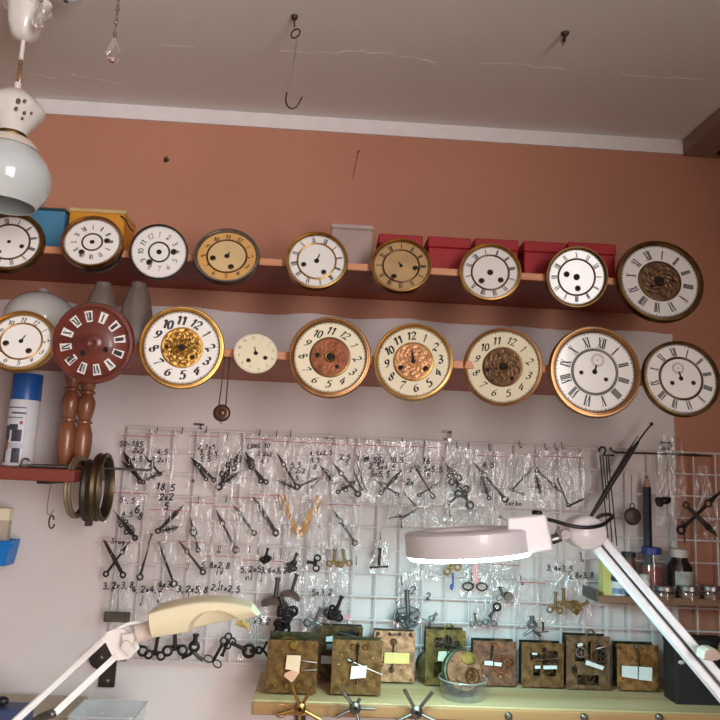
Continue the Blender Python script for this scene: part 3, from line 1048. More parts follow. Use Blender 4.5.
def bag(label, x0, y0, x1, y1, texts=(), zip_=True, Y=YBAG, crink=False, group='clear bags on the wire grid', hooks=(), zipcol=None, lean=0):
    P = at((x0 + x1) / 2, (y0 + y1) / 2, Y)
    r = thing('plastic_bag', label, 'plastic bag', wall_frame(P), group)
    k = mpp(P)
    w, h = (x1 - x0) * k, (y1 - y0) * k
    nx_, ny_ = 8, 10
    rr = random.Random(int(x0 * 7 + y0 * 3))
    ph = [rr.uniform(0, 6.3) for _ in range(5)]
    vs, fs = [], []
    top_gather = .0 if zip_ else .35
    for side in (1, -1):
        for j in range(ny_ + 1):
            for i in range(nx_ + 1):
                u, v = i / nx_, j / ny_
                g = math.sin(PI * u) ** .7 * math.sin(PI * min(1, (1 - v) * 1.0)) ** .8
                z = side * .0035 * g + (.0014 if crink else .0007) * math.sin(9 * u + 5 * v + ph[0]) * math.sin(7 * v - 4 * u + ph[1]) * g ** .5
                wx = 1 - top_gather * v ** 1.6
                x = (u - .5) * w * wx + .0012 * math.sin(6 * v + ph[2] + u * 2)
                y = (v - .5) * h + .0010 * math.sin(5 * u + ph[3])
                vs.append((x + lean * (v - .5), y, z))
    S = (nx_ + 1) * (ny_ + 1)
    for s in (0, 1):
        for j in range(ny_):
            for i in range(nx_):
                a = s * S + j * (nx_ + 1) + i
                q = (a, a + 1, a + nx_ + 2, a + nx_ + 1)
                fs.append(q if s == 0 else q[::-1])
    m = MB()
    m.add(vs, fs)
    build('film', m, BAGC if crink else BAG, r)
    if zip_:
        m = MB()
        yz = h / 2 - .011 * min(1, h / .06)
        for dy in (0, .0035):
            m.tube([(-w / 2 + .001, yz + dy, .0012), (0, yz + dy + .0004, .0015), (w / 2 - .001, yz + dy - .0003, .0012)], .0006, 6, mi=0 if dy == 0 else 1)
        build('zip_strip', m, [REDZIP, WIRE], r)
    if crink or not zip_:
        m = MB()
        for q in range(5 if crink else 3):
            u0, u1 = rr.uniform(-.32, .32), rr.uniform(-.46, .46)
            v0, v1 = rr.uniform(.25, .48), rr.uniform(-.46, .1)
            pts = smooth_path([(u0 * w * .7, v0 * h, .0046), ((u0 + u1) / 2 * w + rr.uniform(-.06, .06) * w, (v0 + v1) / 2 * h, .005), (u1 * w, v1 * h, .0042)], 5)
            nn_ = len(pts)
            m.tube(pts, 0, 5, rs=[.0002 + .0009 * math.sin(PI * min(1, (i_ + .3) / nn_)) for i_ in range(nn_)])
        build('crease', m, FOLD, r)
    if texts:
        m = MB()
        for s, px, py, hp in texts:
            lx, ly = loc2(px, py, P)
            text(m, s, lx, ly, hp * k * .80, hp * k * .17, slant=.15, z=.0046, ang=rr.uniform(-.06, .08))
        build('handwriting', m, PEN, r)
    for hx, hy in hooks:
        grid_hook(hx, hy)
    return r


def shaft(m, pts, z0, z1):
    m.prism(pts, z0, z1)


def clock_hand(label, kind, hx, hy, tx, ty, Y=-.0345, metal=None, group='clock hands in bags on the grid'):
    P = at(hx, hy, Y)
    Tt = at(tx, ty, Y)
    d = Vector((Tt.x - P.x, Tt.z - P.z))
    L = d.length
    a = math.atan2(d.y, d.x)
    M = wall_frame(P) @ Matrix.Rotation(a, 4, 'Z')
    m = MB()
    t = .0004
    hb = max(.0034, L * .085)

    def rg(x, ro, ri, y=0):
        m.washer((x, y, 0), ro, ri, -t, t, 16)

    def bar(x0, w0, x1, w1):
        w0, w1 = w0 * 1.35 + .0003, w1 * 1.35 + .0002
        m.prism([(x0, -w0), (x1, -w1), (x1, w1), (x0, w0)], -t, t)

    def blob(x, lx, ly, y=0, pw=1.0):
        pts = []
        for i in range(18):
            q = 2 * PI * i / 18
            pts.append((x + lx * math.cos(q), y + ly * math.copysign(abs(math.sin(q)) ** pw, math.sin(q))))
        m.prism(pts, -t, t)
    rg(0, hb, hb * .42)
    if kind == 'spade':
        bar(hb * .8, L * .022, L * .55, L * .028)
        pts = smooth_path([(L * .52, 0, 0), (L * .58, L * .10, 0), (L * .68, L * .115, 0), (L * .8, L * .045, 0), (L, 0, 0), (L * .8, -L * .045, 0), (L * .68, -L * .115, 0), (L * .58, -L * .10, 0)], 4, True)
        m.prism([(p.x, p.y) for p in pts], -t, t)
    elif kind == 'leaf':
        bar(hb * .8, L * .03, L * .6, L * .045)
        blob(L * .66, L * .075, L * .075)
        bar(L * .68, L * .055, L, L * .004)
    elif kind == 'louis':
        bar(hb * .8, L * .02, L, L * .004)
        for x, rr_ in ((.22, .075), (.38, .065), (.72, .055)):
            rg(L * x, L * rr_, L * rr_ * .5)
        for s in (-1, 1):
            rg(L * .28, L * .075, L * .036, s * L * .085)
            rg(L * .52, L * .07, L * .032, s * L * .075)
            rg(L * .64, L * .05, L * .022, s * L * .055)
        blob(L * .45, L * .05, L * .03)
        blob(L * .8, L * .05, L * .022)
    elif kind == 'ring':
        bar(hb * .8, L * .022, L * .60, L * .02)
        rg(L * .66, L * .07, L * .04)
        bar(L * .72, L * .03, L * .86, L * .018)
        bar(L * .86, L * .018, L, L * .004)
    elif kind == 'plain':
        bar(hb * .8, L * .018, L * .95, L * .014)
        blob(L * .96, L * .035, L * .035)
    elif kind == 'baton':
        bar(hb * .8, L * .03, L * .5, L * .036)
        bar(L * .5, L * .036, L, L * .02)
    elif kind == 'gothic':
        bar(hb * .8, L * .025, L * .45, L * .025)
        rg(L * .52, L * .11, L * .06)
        for s in (-1, 1):
            blob(L * .6, L * .07, L * .03, s * L * .07)
        bar(L * .6, L * .04, L, L * .004)
    o = build('clock_hand', m, metal or BLACKM, M=M)
    return tag(o, label, 'clock hand', group)


HM = {'b': BLACKM, 'i': IRON, 'g': BRASS, 's': GREYM}
KD = {'spade': 'spade shaped', 'leaf': 'leaf tipped', 'louis': 'ornate pierced', 'ring': 'ring and arrow', 'plain': 'plain thin', 'baton': 'straight baton', 'gothic': 'gothic pierced'}
MC = {'b': 'black', 'i': 'dark', 'g': 'brassy', 's': 'grey'}
# (where it hangs, box, zip, crinkled, texts, hands, hooks)
ROWS = [
 ('top left bag, first of its row', (119, 431, 151, 489), 1, 0, [('SD-185', 132, 444, 6.5), ('2x2', 139, 451, 6), ('4,5', 138, 459, 6)],
  [('leaf', 140, 481, 123, 451, 'b'), ('leaf', 143, 482, 122, 461, 'b')], [(158, 431)]),
 ('second top row bag, marked 18,5 below', (142, 430, 174, 515), 1, 0, [('4,5', 163, 452, 6), ('2,2x1', 160, 460, 5.5), ('18,5', 166, 487, 8), ('2x2', 167, 497, 8), ('5', 167, 506, 8)],
  [('gothic', 160, 474, 144, 455, 'b'), ('louis', 148, 479, 166, 470, 'b')], [(183, 431)]),
 ('third top row bag', (188, 431, 219, 488), 1, 0, [('2,1x5', 207, 447, 6), ('5,3-5', 209, 453, 6), ('5,5', 206, 459, 6)],
  [('leaf', 206, 479, 191, 457, 'b'), ('leaf', 214, 480, 193, 459, 'b')], [(207, 430), (228, 437)]),
 ('fourth top row bag', (217, 436, 243, 497), 0, 0, [], [('louis', 219, 487, 242, 448, 'b'), ('louis', 223, 484, 242, 470, 'b')], [(241, 460)]),
 ('bag marked LONG 10', (243, 434, 273, 488), 1, 0, [('LONG 10', 259, 446, 5.5), ('2,2x2', 265, 454, 5), ('4,1', 265, 461, 5)],
  [('spade', 261, 481, 245, 451, 'b'), ('spade', 266, 482, 244, 458, 'b')], [(260, 433), (277, 434)]),
 ('bag beside the LONG 10 bag', (271, 437, 311, 493), 1, 0, [('5,5', 296, 465, 6), ('2,2x2', 297, 471, 5.5), ('5', 297, 478, 5.5)],
  [('ring', 297, 487, 277, 453, 'b'), ('louis', 295, 488, 276, 480, 'b'), ('ring', 300, 486, 320, 477, 'b')], [(291, 434)]),
 ('seventh top row bag', (310, 438, 337, 494), 1, 0, [('4,5x2,5', 321, 453, 5.5), ('3,5', 315, 460, 5.5), ('2', 315, 467, 5)],
  [('louis', 334, 483, 318, 463, 'b'), ('plain', 312, 487, 321, 478, 'b')], [(334, 441)]),
 ('eighth top row bag', (332, 440, 361, 496), 1, 0, [('2,5', 345, 457, 6), ('5', 347, 463, 6)],
  [('louis', 338, 492, 362, 478, 'b'), ('ring', 358, 494, 333, 463, 'i')], [(347, 441)]),
 ('ninth top row bag, with a ringed hand', (354, 440, 371, 497), 0, 0, [('2,5', 361, 458, 5)], [('ring', 365, 490, 357, 464, 'b')], [(366, 442)]),
 ('bag marked M 55x', (363, 441, 404, 503), 1, 1, [('M 55x', 375, 460, 7), ('10,5', 396, 460, 6), ('2,5x4,5', 382, 467, 6.5), ('5x5,5', 380, 474, 6.5)],
  [('leaf', 381, 493, 402, 470, 'b'), ('gothic', 397, 494, 374, 479, 'b'), ('ring', 361, 489, 353, 468, 'b')], [(402, 442)]),
 ('bag marked 16', (403, 442, 440, 507), 1, 1, [('16', 426, 461, 7), ('2,5x5,5', 429, 469, 6.5), ('5', 428, 476, 6), ('2', 411, 470, 6), ('2x', 410, 482, 7)],
  [('plain', 433, 496, 414, 465, 'b'), ('ring', 419, 495, 440, 482, 'b')], [(424, 444)]),
 ('bag right of the one marked 16', (440, 447, 477, 508), 0, 1, [], [('louis', 470, 505, 442, 457, 'b'), ('gothic', 449, 503, 470, 486, 'b')], [(456, 445), (468, 446)]),
 ('thirteenth top row bag, marked 4,5', (473, 451, 505, 508), 1, 1, [('4,5', 488, 465, 6.5)],
  [('ring', 505, 499, 474, 463, 'b'), ('louis', 489, 498, 479, 470, 'b')], [(488, 448)]),
 ('bag above the black handwritten word', (503, 454, 537, 500), 0, 1, [('Sorbn', 513, 503, 6)],
  [('ring', 512, 490, 530, 471, 'b'), ('plain', 523, 494, 509, 489, 'b')], [(519, 445)]),
 ('crumpled bag ending the top row', (533, 452, 585, 508), 1, 1, [], [('ring', 537, 470, 562, 493, 'b'), ('plain', 568, 505, 557, 478, 'b'), ('leaf', 569, 506, 585, 498, 'b'), ('louis', 540, 492, 535, 472, 'b')], [(544, 447), (554, 447), (561, 446)]),
]
SECOND = [
 ('first second row bag', (105, 488, 147, 542), 1, 0, [('5-,5', 128, 500, 6.5), ('4,5', 128, 514, 6), ('6', 138, 509, 9), ('8', 141, 516, 8)],
  [('louis', 135, 538, 113, 510, 'b'), ('louis', 136, 537, 121, 518, 'b')], []),
 ('second second row bag', (148, 505, 187, 542), 1, 0, [], [('leaf', 158, 531, 184, 505, 'b'), ('louis', 162, 531, 183, 526, 'b')], []),
 ('bag of brassy hands leaning right', (275, 495, 301, 537), 0, 1, [], [('baton', 297, 531, 278, 494, 'g'), ('ring', 294, 528, 283, 492, 'g')], []),
 ('bag of brassy hands leaning left', (298, 493, 325, 538), 0, 1, [], [('baton', 301, 534, 318, 495, 'g'), ('ring', 305, 530, 322, 500, 'g')], [(319, 527)]),
 ('small bag below the one marked M 55x', (386, 497, 404, 524), 0, 1, [], [('gothic', 390, 518, 405, 515, 'b')], []),
 ('bag hanging below the bag marked 16', (404, 505, 440, 527), 0, 1, [], [('leaf', 402, 518, 419, 508, 'b'), ('ring', 415, 505, 403, 492, 'b')], []),
 ('crumpled bag just above the magnifier', (440, 506, 506, 529), 0, 1, [], [('plain', 500, 517, 508, 521, 'b')], []),
 ('bag of crossed hands, third row', (100, 537, 132, 580), 1, 0, [('Srug', 119, 541, 6)],
  [('baton', 123, 575, 104, 540, 'b'), ('ring', 106, 574, 130, 541, 'b')], []),
 ('narrow third row bag', (138, 530, 182, 590), 0, 0, [], [('plain', 140, 577, 152, 533, 'i'), ('plain', 174, 584, 158, 541, 'b')], []),
 ('third row bag with one hand', (176, 537, 206, 580), 1, 0, [], [('ring', 203, 572, 179, 541, 'i')], [(189, 566), (219, 549)]),
]
for rows, rowname in ((ROWS, 'top'), (SECOND, 'second')):
    for i, (desc, bx, zp, ck, tx, hands, hk) in enumerate(rows):
        Yb = YBAG - .009 * (i % 2)
        mark = f'clear plastic bag, {desc}'
        bag(mark[:200], *bx, texts=tx, zip_=bool(zp), crink=bool(ck), hooks=hk, Y=Yb)
        lens = [math.hypot(h[3] - h[1], h[4] - h[2]) for h in hands]
        order = sorted(range(len(hands)), key=lambda q: -lens[q])
        words = {1: ['only'], 2: ['longer', 'shorter'], 3: ['longest', 'middle sized', 'shortest'], 4: ['longest', 'second longest', 'third longest', 'shortest']}[len(hands)]
        for q, hnd in enumerate(hands):
            wd = words[order.index(q)]
            sd = desc.split(',')[0]
            clock_hand(f'{wd} {MC[hnd[5]]} {KD[hnd[0]]} clock hand in {sd}', *hnd[:5], Y=Yb - .0003 - .0009 * q + .001, metal=HM[hnd[5]])
for lb, bx_ in (('clear bag around the clover headed hand', (184, 498, 213, 555)), ('clear bag around the square headed slanting hand', (211, 502, 240, 556)), ('clear bag around the hand with two rings at its lower end', (230, 493, 262, 552)),
                ('clear bag around the long slanting black rod hand', (250, 490, 281, 541)), ('clear bag around the slanting hand with oval ring', (327, 500, 361, 549))):
    bag(lb, *bx_, zip_=True, Y=-.05, crink=False)
# loose hands of the second row
for lb, args in (('dark clock hand with clover shaped head hanging in the second row', ('gothic', 198, 550, 190, 517, 'i')),
                 ('dark rod hand with square ringed head hanging right of the clover headed one', ('ring', 236, 550, 216, 510, 'i')),
                 ('dark hand with two rings at its lower end, third of the loose slanting hands', ('ring', 254, 533, 232, 503, 'i')),
                 ('long slanting black rod hand with blunt head left of the brassy hands', ('baton', 276, 533, 252, 495, 'b')),
                 ('slanting black hand with oval ring at its upper end, below the middle top bags', ('ring', 355, 543, 333, 510, 'b'))):
    clock_hand(lb, *args[:5], metal=HM[args[5]], group='separately bagged clock hands')
for hx, hy in ((199, 500), (227, 499), (221, 549), (250, 549), (274, 556), (380, 536), (401, 524), (449, 513)):
    grid_hook(hx, hy)
m = MB()
m.T = WALLROT
m.washer((0, 0, 0), .0034, .0013, -.001, .001, 16)
tag(build('nut', m, BLACKM, M=Matrix.Translation(at(193, 481, -.036))), 'small black round nut beside the lower end of the third top bag', 'nut')
# white curved strip in the first bag
P = at(143, 470, -.047)
m = MB()
pts = [loc2(x, y, P) for x, y in ((149, 462), (145, 466), (143, 473), (142, 480), (144, 475), (147, 468), (150, 463))]
m.prism(pts, -.0004, .0004)
tag(build('plastic_strip', m, PAPERW, M=wall_frame(P)), 'white curved plastic strip lying over the first top bag', 'strip')


# ---- winding keys
def key(label, kind, cx, cy, sx, sy, size=9, metal=BLACKM, Y=-.045, group='winding keys hanging on the grid', name='winding_key'):
    """head centre, tip of the shaft, head half width in px"""
    P = at(cx, cy, Y)
    Tt = at(sx, sy, Y)
    k = mpp(P)
    d = Vector((Tt.x - P.x, Tt.z - P.z))
    L = d.length
    a = math.atan2(d.y, d.x) - PI / 2
    r = thing(name, label, 'winding key', wall_frame(P) @ Matrix.Rotation(a, 4, 'Z'), group)
    s = size * k
    m = MB()
    sh = MB()
    sh.cyl((0, s * .2, 0), (0, L, 0), s * .15 + .0006, s * .15 + .0004, 10)
    sh.lathe([(s * .1, L - .003), (s * .2 + .0008, L - .003), (s * .2 + .0008, L), (s * .1, L)], 12, None, Matrix.Rotation(-PI / 2, 4, 'X'), True)
    if kind == 'wing':
        for q in (-1, 1):
            m.ring((q * s * .62, -s * .12, 0), s * .36, s * .12, seg=18)
            m.tube(smooth_path([(0, s * .35, 0), (q * s * .22, s * .22, 0), (q * s * .45, s * .2, 0)], 4), s * .13, 6)
        m.box((0, s * .05, 0), (s * .5, s * .4, s * .22), ch=s * .05)
    elif kind == 'plate':
        pts = smooth_path([(-s, -.1 * s, 0), (-s * .95, -.5 * s, 0), (-s * .5, -.42 * s, 0), (0, -.3 * s, 0), (s * .5, -.42 * s, 0), (s * .95, -.5 * s, 0), (s, -.1 * s, 0), (s * .5, .28 * s, 0), (0, .38 * s, 0), (-s * .5, .28 * s, 0)], 4, True)
        m.prism([(p.x, p.y) for p in pts], -s * .1, s * .1)
        m.washer((-s * .72, -s * .16, 0), s * .2, s * .1, -s * .14, s * .14, 14)
    elif kind == 'wire':
        for q in (-1, 1):
            pts = smooth_path([(0, 0, 0), (q * s * .4, s * .32, 0), (q * s * .95, s * .18, 0), (q * s * .95, -s * .28, 0), (q * s * .4, -s * .36, 0)], 5, True)
            m.tube(pts, s * .075, 6, closed=True)
        m.cyl((0, -s * .15, 0), (0, s * .35, 0), s * .17, seg=10)
    elif kind == 'clover':
        for q in range(4):
            t = q * PI / 2 + .3
            m.ring((s * .48 * math.cos(t), s * .48 * math.sin(t), 0), s * .34, s * .1, seg=16)
        m.ball((0, 0, 0), s * .2, 10)
    elif kind == 'ring':
        m.ring((0, 0, 0), s * .5, s * .16, seg=20)
        m.tube([(-s * .2, s * .5, 0), (0, s * .8, 0), (s * .2, s * .5, 0)], s * .12, 6)
    elif kind == 'tee':
        m.cyl((-s, -s * .1, 0), (s, .1 * s, 0), s * .11, seg=8)
        m.ball((-s, -s * .1, 0), s * .16, 8)
        m.ball((s, s * .1, 0), s * .16, 8)
    elif kind == 'fork':
        m.ring((0, s * .1, 0), s * .3, s * .13, seg=16)
        for q in (-1, 1):
            m.tube(smooth_path([(0, -s * .25, 0), (q * s * .3, -s * .5, 0), (q * s * .75, -s * .75, 0)], 4), s * .13, 6)
    elif kind == 'cluster':
        rr = random.Random(int(cx * 3 + cy))
        for q in range(6):
            t = rr.uniform(0, 6.28)
            rad = rr.uniform(.2, .7) * s
            m.ring((rad * math.cos(t), rad * math.sin(t) * .8, rr.uniform(-.3, .3) * s), s * rr.uniform(.22, .36), s * .11, Matrix.Rotation(rr.uniform(-.7, .7), 4, 'X'), 14)
        for q in range(3):
            t = rr.uniform(-.9, .9) + PI / 2
            m.box((rr.uniform(-.5, .5) * s, rr.uniform(-.5, .4) * s, rr.uniform(-.2, .2) * s), (s * .8, s * .42, s * .14), M=Matrix.Rotation(rr.uniform(-1, 1), 4, 'Z'), ch=s * .05)
    build('head', m, metal, r)
    build('shaft', sh, metal, r)
    return r


BRK = mat('brown_key_steel', srgb(92, 76, 72), .45, .7, .25, 40)
OLDB = mat('old_brass_key', srgb(150, 122, 76), .45, .8, .3, 40)
GRK = mat('grey_key_steel', srgb(112, 118, 118), .42, .8, .3, 40)
for a in (
 ('black double ring key leftmost under the cream lamp head', 'wing', 136, 648, 140, 632, 12), ('black double ring key second under the cream lamp head', 'wing', 155, 654, 158, 636, 10),
 ('black double ring key third under the cream lamp head', 'wing', 175, 649, 175, 630, 12), ('black forked key fourth under the cream lamp head', 'fork', 194, 648, 196, 634, 14),
 ('bent wire key with two open loops under the cream lamp head', 'wire', 213, 661, 222, 645, 9), ('black clover headed key near the tip of the cream lamp head', 'clover', 228, 641, 222, 656, 9),
 ('black ring headed key with forked end left of the front left movement', 'ring', 249, 651, 231, 643, 11), ('black forked key sticking out left of the front left movement', 'fork', 260, 650, 250, 651, 10)):
    key(*a, metal=BLACKM)
key('dark brown winged key marked 5,2 right of the cream lamp tip', 'plate', 275, 601, 278, 578, 13, metal=BRK)
key('brown plate key with round hole, right of the dark winged key', 'plate', 291, 594, 297, 574, 10, metal=BRK)
key('big bunch of black keys above the back left movement', 'cluster', 286, 616, 280, 596, 15, metal=BLACKM)
key('second bunch of black keys just left of the tall back movement', 'cluster', 283, 628, 292, 610, 11, metal=BLACKM)
key('grey steel key hanging upright above the dark back movement', 'wing', 314, 624, 321, 608, 10, metal=GRK)
key('bunch of black keys with a pink tag above the dark back movement', 'cluster', 335, 613, 342, 596, 11, metal=BLACKM)
key('large bunch of grey keys above the pale movement', 'cluster', 408, 616, 407, 590, 14, metal=GRK)
key('small dark cluster of keys in a bag below the loose slanting hand', 'cluster', 292, 566, 297, 553, 8, metal=IRON)
key('tiny dark key lying flat right of the small dark cluster', 'wing', 316, 563, 307, 562, 8, metal=BLACKM)
key('brass key pair left half, in the bag under the oval ringed hand', 'wing', 334, 563, 335, 549, 7, metal=OLDB)
key('brass key pair right half, in the bag under the oval ringed hand', 'wing', 345, 563, 343, 549, 7, metal=OLDB)
key('small black key cluster above the marking 5,2x5', 'cluster', 265, 559, 268, 548, 7, metal=BLACKM)
key('dark tee shaped key in the small crumpled bag right of the middle', 'tee', 379, 567, 380, 548, 8, metal=IRON)
key('brass key just under the left part of the magnifier lamp', 'wing', 452, 568, 449, 560, 9, metal=OLDB)
key('grey key cluster beside the round weight under the magnifier', 'wire', 503, 596, 500, 588, 7, metal=GRK)
key('ring headed dark key under the round weight', 'ring', 497, 607, 489, 617, 7, metal=BLACKM)
key('small grey wing key below the ring headed dark key', 'wing', 490, 622, 492, 612, 7, metal=GRK)
key('tiny grey wing key lower right of the pink scissors', 'wing', 476, 623, 475, 613, 6, metal=GRK)
key('grey tee key above the olive movement', 'fork', 431, 619, 437, 613, 8, metal=GRK)
key('long grey tee key lying crossed above the brown movement', 'fork', 532, 626, 532, 616, 12, metal=GRK)
key('dark small key right of the long grey tee key', 'tee', 543, 632, 543, 622, 5, metal=BLACKM)
key('brass key leftmost of three under the marking 3,4x3,5', 'wing', 555, 609, 556, 592, 8, metal=OLDB)
key('brass key middle of three under the marking 3,4x3,5', 'wing', 564, 604, 563, 588, 9, metal=OLDB)
key('brass key rightmost of three with crossing rod', 'cluster', 578, 607, 588, 602, 9, metal=OLDB)
# bags that carry the keys
for lb, bx, tx, zp, ck in (
 ('clear bag marked 3,2x3,8 at the left end of the key row', (101, 578, 132, 630), [('3,2x3,8', 119, 585, 7.5)], 0, 0),
 ('clear bag marked 4,2x4,2 just above the cream lamp', (133, 580, 166, 640), [('4,2x4,2', 148, 589, 7.5)], 0, 0),
 ('clear bag marked 4x3 behind the top edge of the cream lamp', (156, 578, 182, 632), [('4x3', 165, 584, 7)], 0, 0),
 ('clear bag marked 3,2x5,8 behind the middle of the cream lamp', (176, 576, 208, 640), [('3,2x5,8', 193, 589, 7.5)], 0, 0),
 ('clear bag marked 5,8x2,8 above the cream lamp tip', (200, 552, 238, 636), [('5,8x2,8', 216, 565, 7), ('IV', 220, 572, 6), ('2,1x2,5', 226, 588, 7)], 1, 0),
 ('clear bag marked 5,2x5 right of the cream lamp', (240, 556, 285, 620), [('5,2x5', 251, 569, 7), ('3,6x3,2', 274, 570, 6.5), ('VI', 248, 578, 5)], 1, 0),
 ('clear bag marked 3,2 below the cream lamp tip', (240, 610, 272, 660), [('x3,2', 262, 621, 7)], 0, 1),
 ('crinkled bag holding the small dark key cluster', (281, 543, 303, 572), [], 0, 1),
 ('crinkled bag hung with a tiny dark key', (304, 541, 328, 570), [], 0, 1),
 ('crinkled bag holding the brass key pair', (328, 541, 352, 572), [], 0, 1),
 ('small crumpled bag with tee shaped key', (370, 540, 391, 573), [], 0, 1),
 ('crinkled bag hanging from the brown plate key', (285, 569, 306, 622), [], 0, 1),
 ('long crinkled bag marked 5x3', (305, 577, 330, 632), [('5x3,2', 322, 592, 7)], 0, 1),
 ('long crinkled bag above the dark back movement', (326, 573, 352, 630), [], 0, 1),
 ('clear bag marked 2 with grey keys', (394, 574, 424, 626), [('2', 413, 590, 9), ('2', 428, 596, 8)], 0, 1),
 ('clear bag under the left end of the magnifier', (408, 558, 442, 580), [], 0, 1),
 ('clear bag holding the pink scissors', (460, 553, 492, 596), [], 0, 1),
 ('clear bag holding the round weight', (490, 560, 520, 606), [], 1, 1),
 ('empty clear bag right of the round weight', (517, 578, 546, 628), [], 1, 0),
 ('clear bag marked 3,4x3,5 and 3,8x3,8', (546, 562, 592, 622), [('3,4x3,5', 559, 568, 6.5), ('3,8x3,8', 580, 575, 6.5)], 0, 1),
 ('clear bag below the ring headed dark key', (470, 600, 500, 628), [], 0, 1)):
    bag(lb, *bx, texts=tx, zip_=bool(zp), crink=bool(ck), Y=-.036)
for hx, hy in ((580, 557), (471, 577), (356, 560), (401, 580), (520, 580), (262, 577), (115, 586), (143, 600), (160, 597), (189, 597), (220, 585), (252, 575)):
    grid_hook(hx, hy, 1.2)
# flat grey packet hanging in the left end bag
P = at(117, 617, -.04)
m = MB()
k = mpp(P)
m.box((0, 0, 0), (26 * k, 10 * k, .004), ch=.001)
m.cyl((0, 3 * k, 0), (-1 * k, 30 * k, 0), .0012, seg=8)
tag(build('winding_key', m, GREYM, M=wall_frame(P)), 'flat grey wide headed key in the bag marked 3,2x3,8', 'winding key', 'winding keys hanging on the grid')
# pink tag in the black bunch
P = at(347, 617, -.055)
m = MB()
m.box((0, 0, 0), (.012, .008, .001), ch=.0003)
tag(build('paper_tag', m, mat('pink_tag', srgb(214, 150, 150), .7), M=wall_frame(P)), 'small pink tag on the bunch of black keys', 'tag')

# scissors, blue hook, round weight
P = at(475, 583, -.042)
k = mpp(P)
sc = thing('scissors', 'small scissors with pink blades and dark ring handles hanging under the magnifier', 'scissors', wall_frame(P))
for q, nm in ((-1, 'left'), (1, 'right')):
    m = MB()
    m.prism([(q * .2 * k, -2 * k), (q * 2.2 * k, 0), (q * 1.6 * k, 18 * k), (q * .4 * k, 20 * k)], -.0006 + q * .0007, .0006 + q * .0007)
    build('blade', m, mat('pinkish_steel', srgb(206, 150, 150), .35, .4, .1), sc)
    m = MB()
    m.ring((q * 7 * k, -3.5 * k, 0), 3.6 * k, .9 * k, seg=20, sx=1.45)
    m.tube([(0, 0, 0), (q * 2.5 * k, -2 * k, 0)], .8 * k, 6)
    build('handle_ring', m, IRON, sc)
m = MB()
m.cyl((0, 0, -.001), (0, 0, .002), 1.1 * k, seg=10)
build('pivot', m, STEEL, sc)
P = at(452.5, 582, -.044)
m = MB()
m.T = WALLROT
m.tube(smooth_path([(0, 9 * k, 0), (.3 * k, 3 * k, 0), (.4 * k, -4 * k, 0), (-.8 * k, -7 * k, 0), (-1.8 * k, -4.5 * k, 0), (-1 * k, -2 * k, 0)], 4), .9 * k, 8)
tag(build('hook', m, mat('blue_plastic', srgb(38, 84, 168), .4), M=Matrix.Translation(P)), 'small blue plastic hook under the brass key below the magnifier', 'hook')
P = at(508.5, 597, -.045)
rw = thing('round_weight', 'small round grey metal weight in the bag right of the scissors', 'weight', wall_frame(P))
m = MB()
m.lathe([(1e-5, .004), (2 * k, .004), (2.4 * k, .003), (4 * k, .003), (4.6 * k, .001), (4.6 * k, -.003), (1e-5, -.003)], 28)
build('disc', m, GREYM, rw)
m = MB()
m.tube([(0, 4 * k, 0), (-4 * k, 9 * k, 0), (-12 * k, 9 * k, 0)], .0006, 6)
build('wire', m, IRON, rw)

# ------------------------------------------------------------------ tools at the right of the grid
P = at(622, 470, -.06)
k = mpp(P)


def rod(label, name, cat, pts, rs, metal, Y=-.06, group=None, seg=10):
    Q = [at(x, y, Y) for x, y in pts]
    k_ = mpp(Q[0])
    m_ = MB()
    m_.tube([q - Q[0] for q in Q], 0, seg, rs=[r_ * k_ for r_ in rs])
    return tag(build(name, m_, metal, M=Matrix.Translation(Q[0])), label, cat, group)


DARKW = mat('dark_tool', srgb(58, 46, 42), .5, .2, .2, 30)
t = thing('slender_tool', 'long dark tapered tool with ball tip leaning across the grid beside the hook rail', 'tool', Vector(at(590, 516, -.06)))
O2 = at(590, 516, -.06)
m = MB()
Q = [at(x, y, -.06) - O2 for x, y in ((590, 518), (600, 502), (613, 480), (622, 466), (631, 452), (638, 442))]
m.tube(Q, 0, 10, rs=[r_ * k for r_ in (1.6, 2.4, 2.8, 3.0, 2.6, 1.4)])
build('body', m, DARKW, t)
m = MB()
Q = [at(x, y, -.06) - O2 for x, y in ((637, 443), (645, 432), (651, 425))]
m.tube(Q, .9 * k, 8)
m.ball(at(651.5, 424, -.06) - O2, 2 * k, 10)
build('tip', m, IRON, t)
t = rod('thin dark rod lying alongside the long tapered tool', 'thin_rod', 'rod', ((613, 476), (628, 451), (638, 436)), (.8, 1.0, .4), DARKW, -.068)
# hook rail
O2 = at(611, 449, -.03)
t = thing('hook_rail', 'thin dark metal hook rail along the top right of the grid', 'rail', Vector(O2))
m = MB()
m.tube([at(x, y, -.03) - O2 for x, y in ((610.5, 447.5), (612, 451), (616, 452.5), (650, 453.5), (692, 455), (711, 456))], 1.0 * k, 8)
build('bar', m, IRON, t)
m = MB()
for x, y in ((630, 452.8), (694, 455)):
    q = at(x, y, -.03) - O2
    m.cyl(q + Vector((-.006, 0, 0)), q + Vector((.006, 0, 0)), 1.6 * k, seg=8)
    m.cyl(q, q + Vector((0, .014, 0)), .8 * k, seg=8)
build('clamp', m, IRON, t)
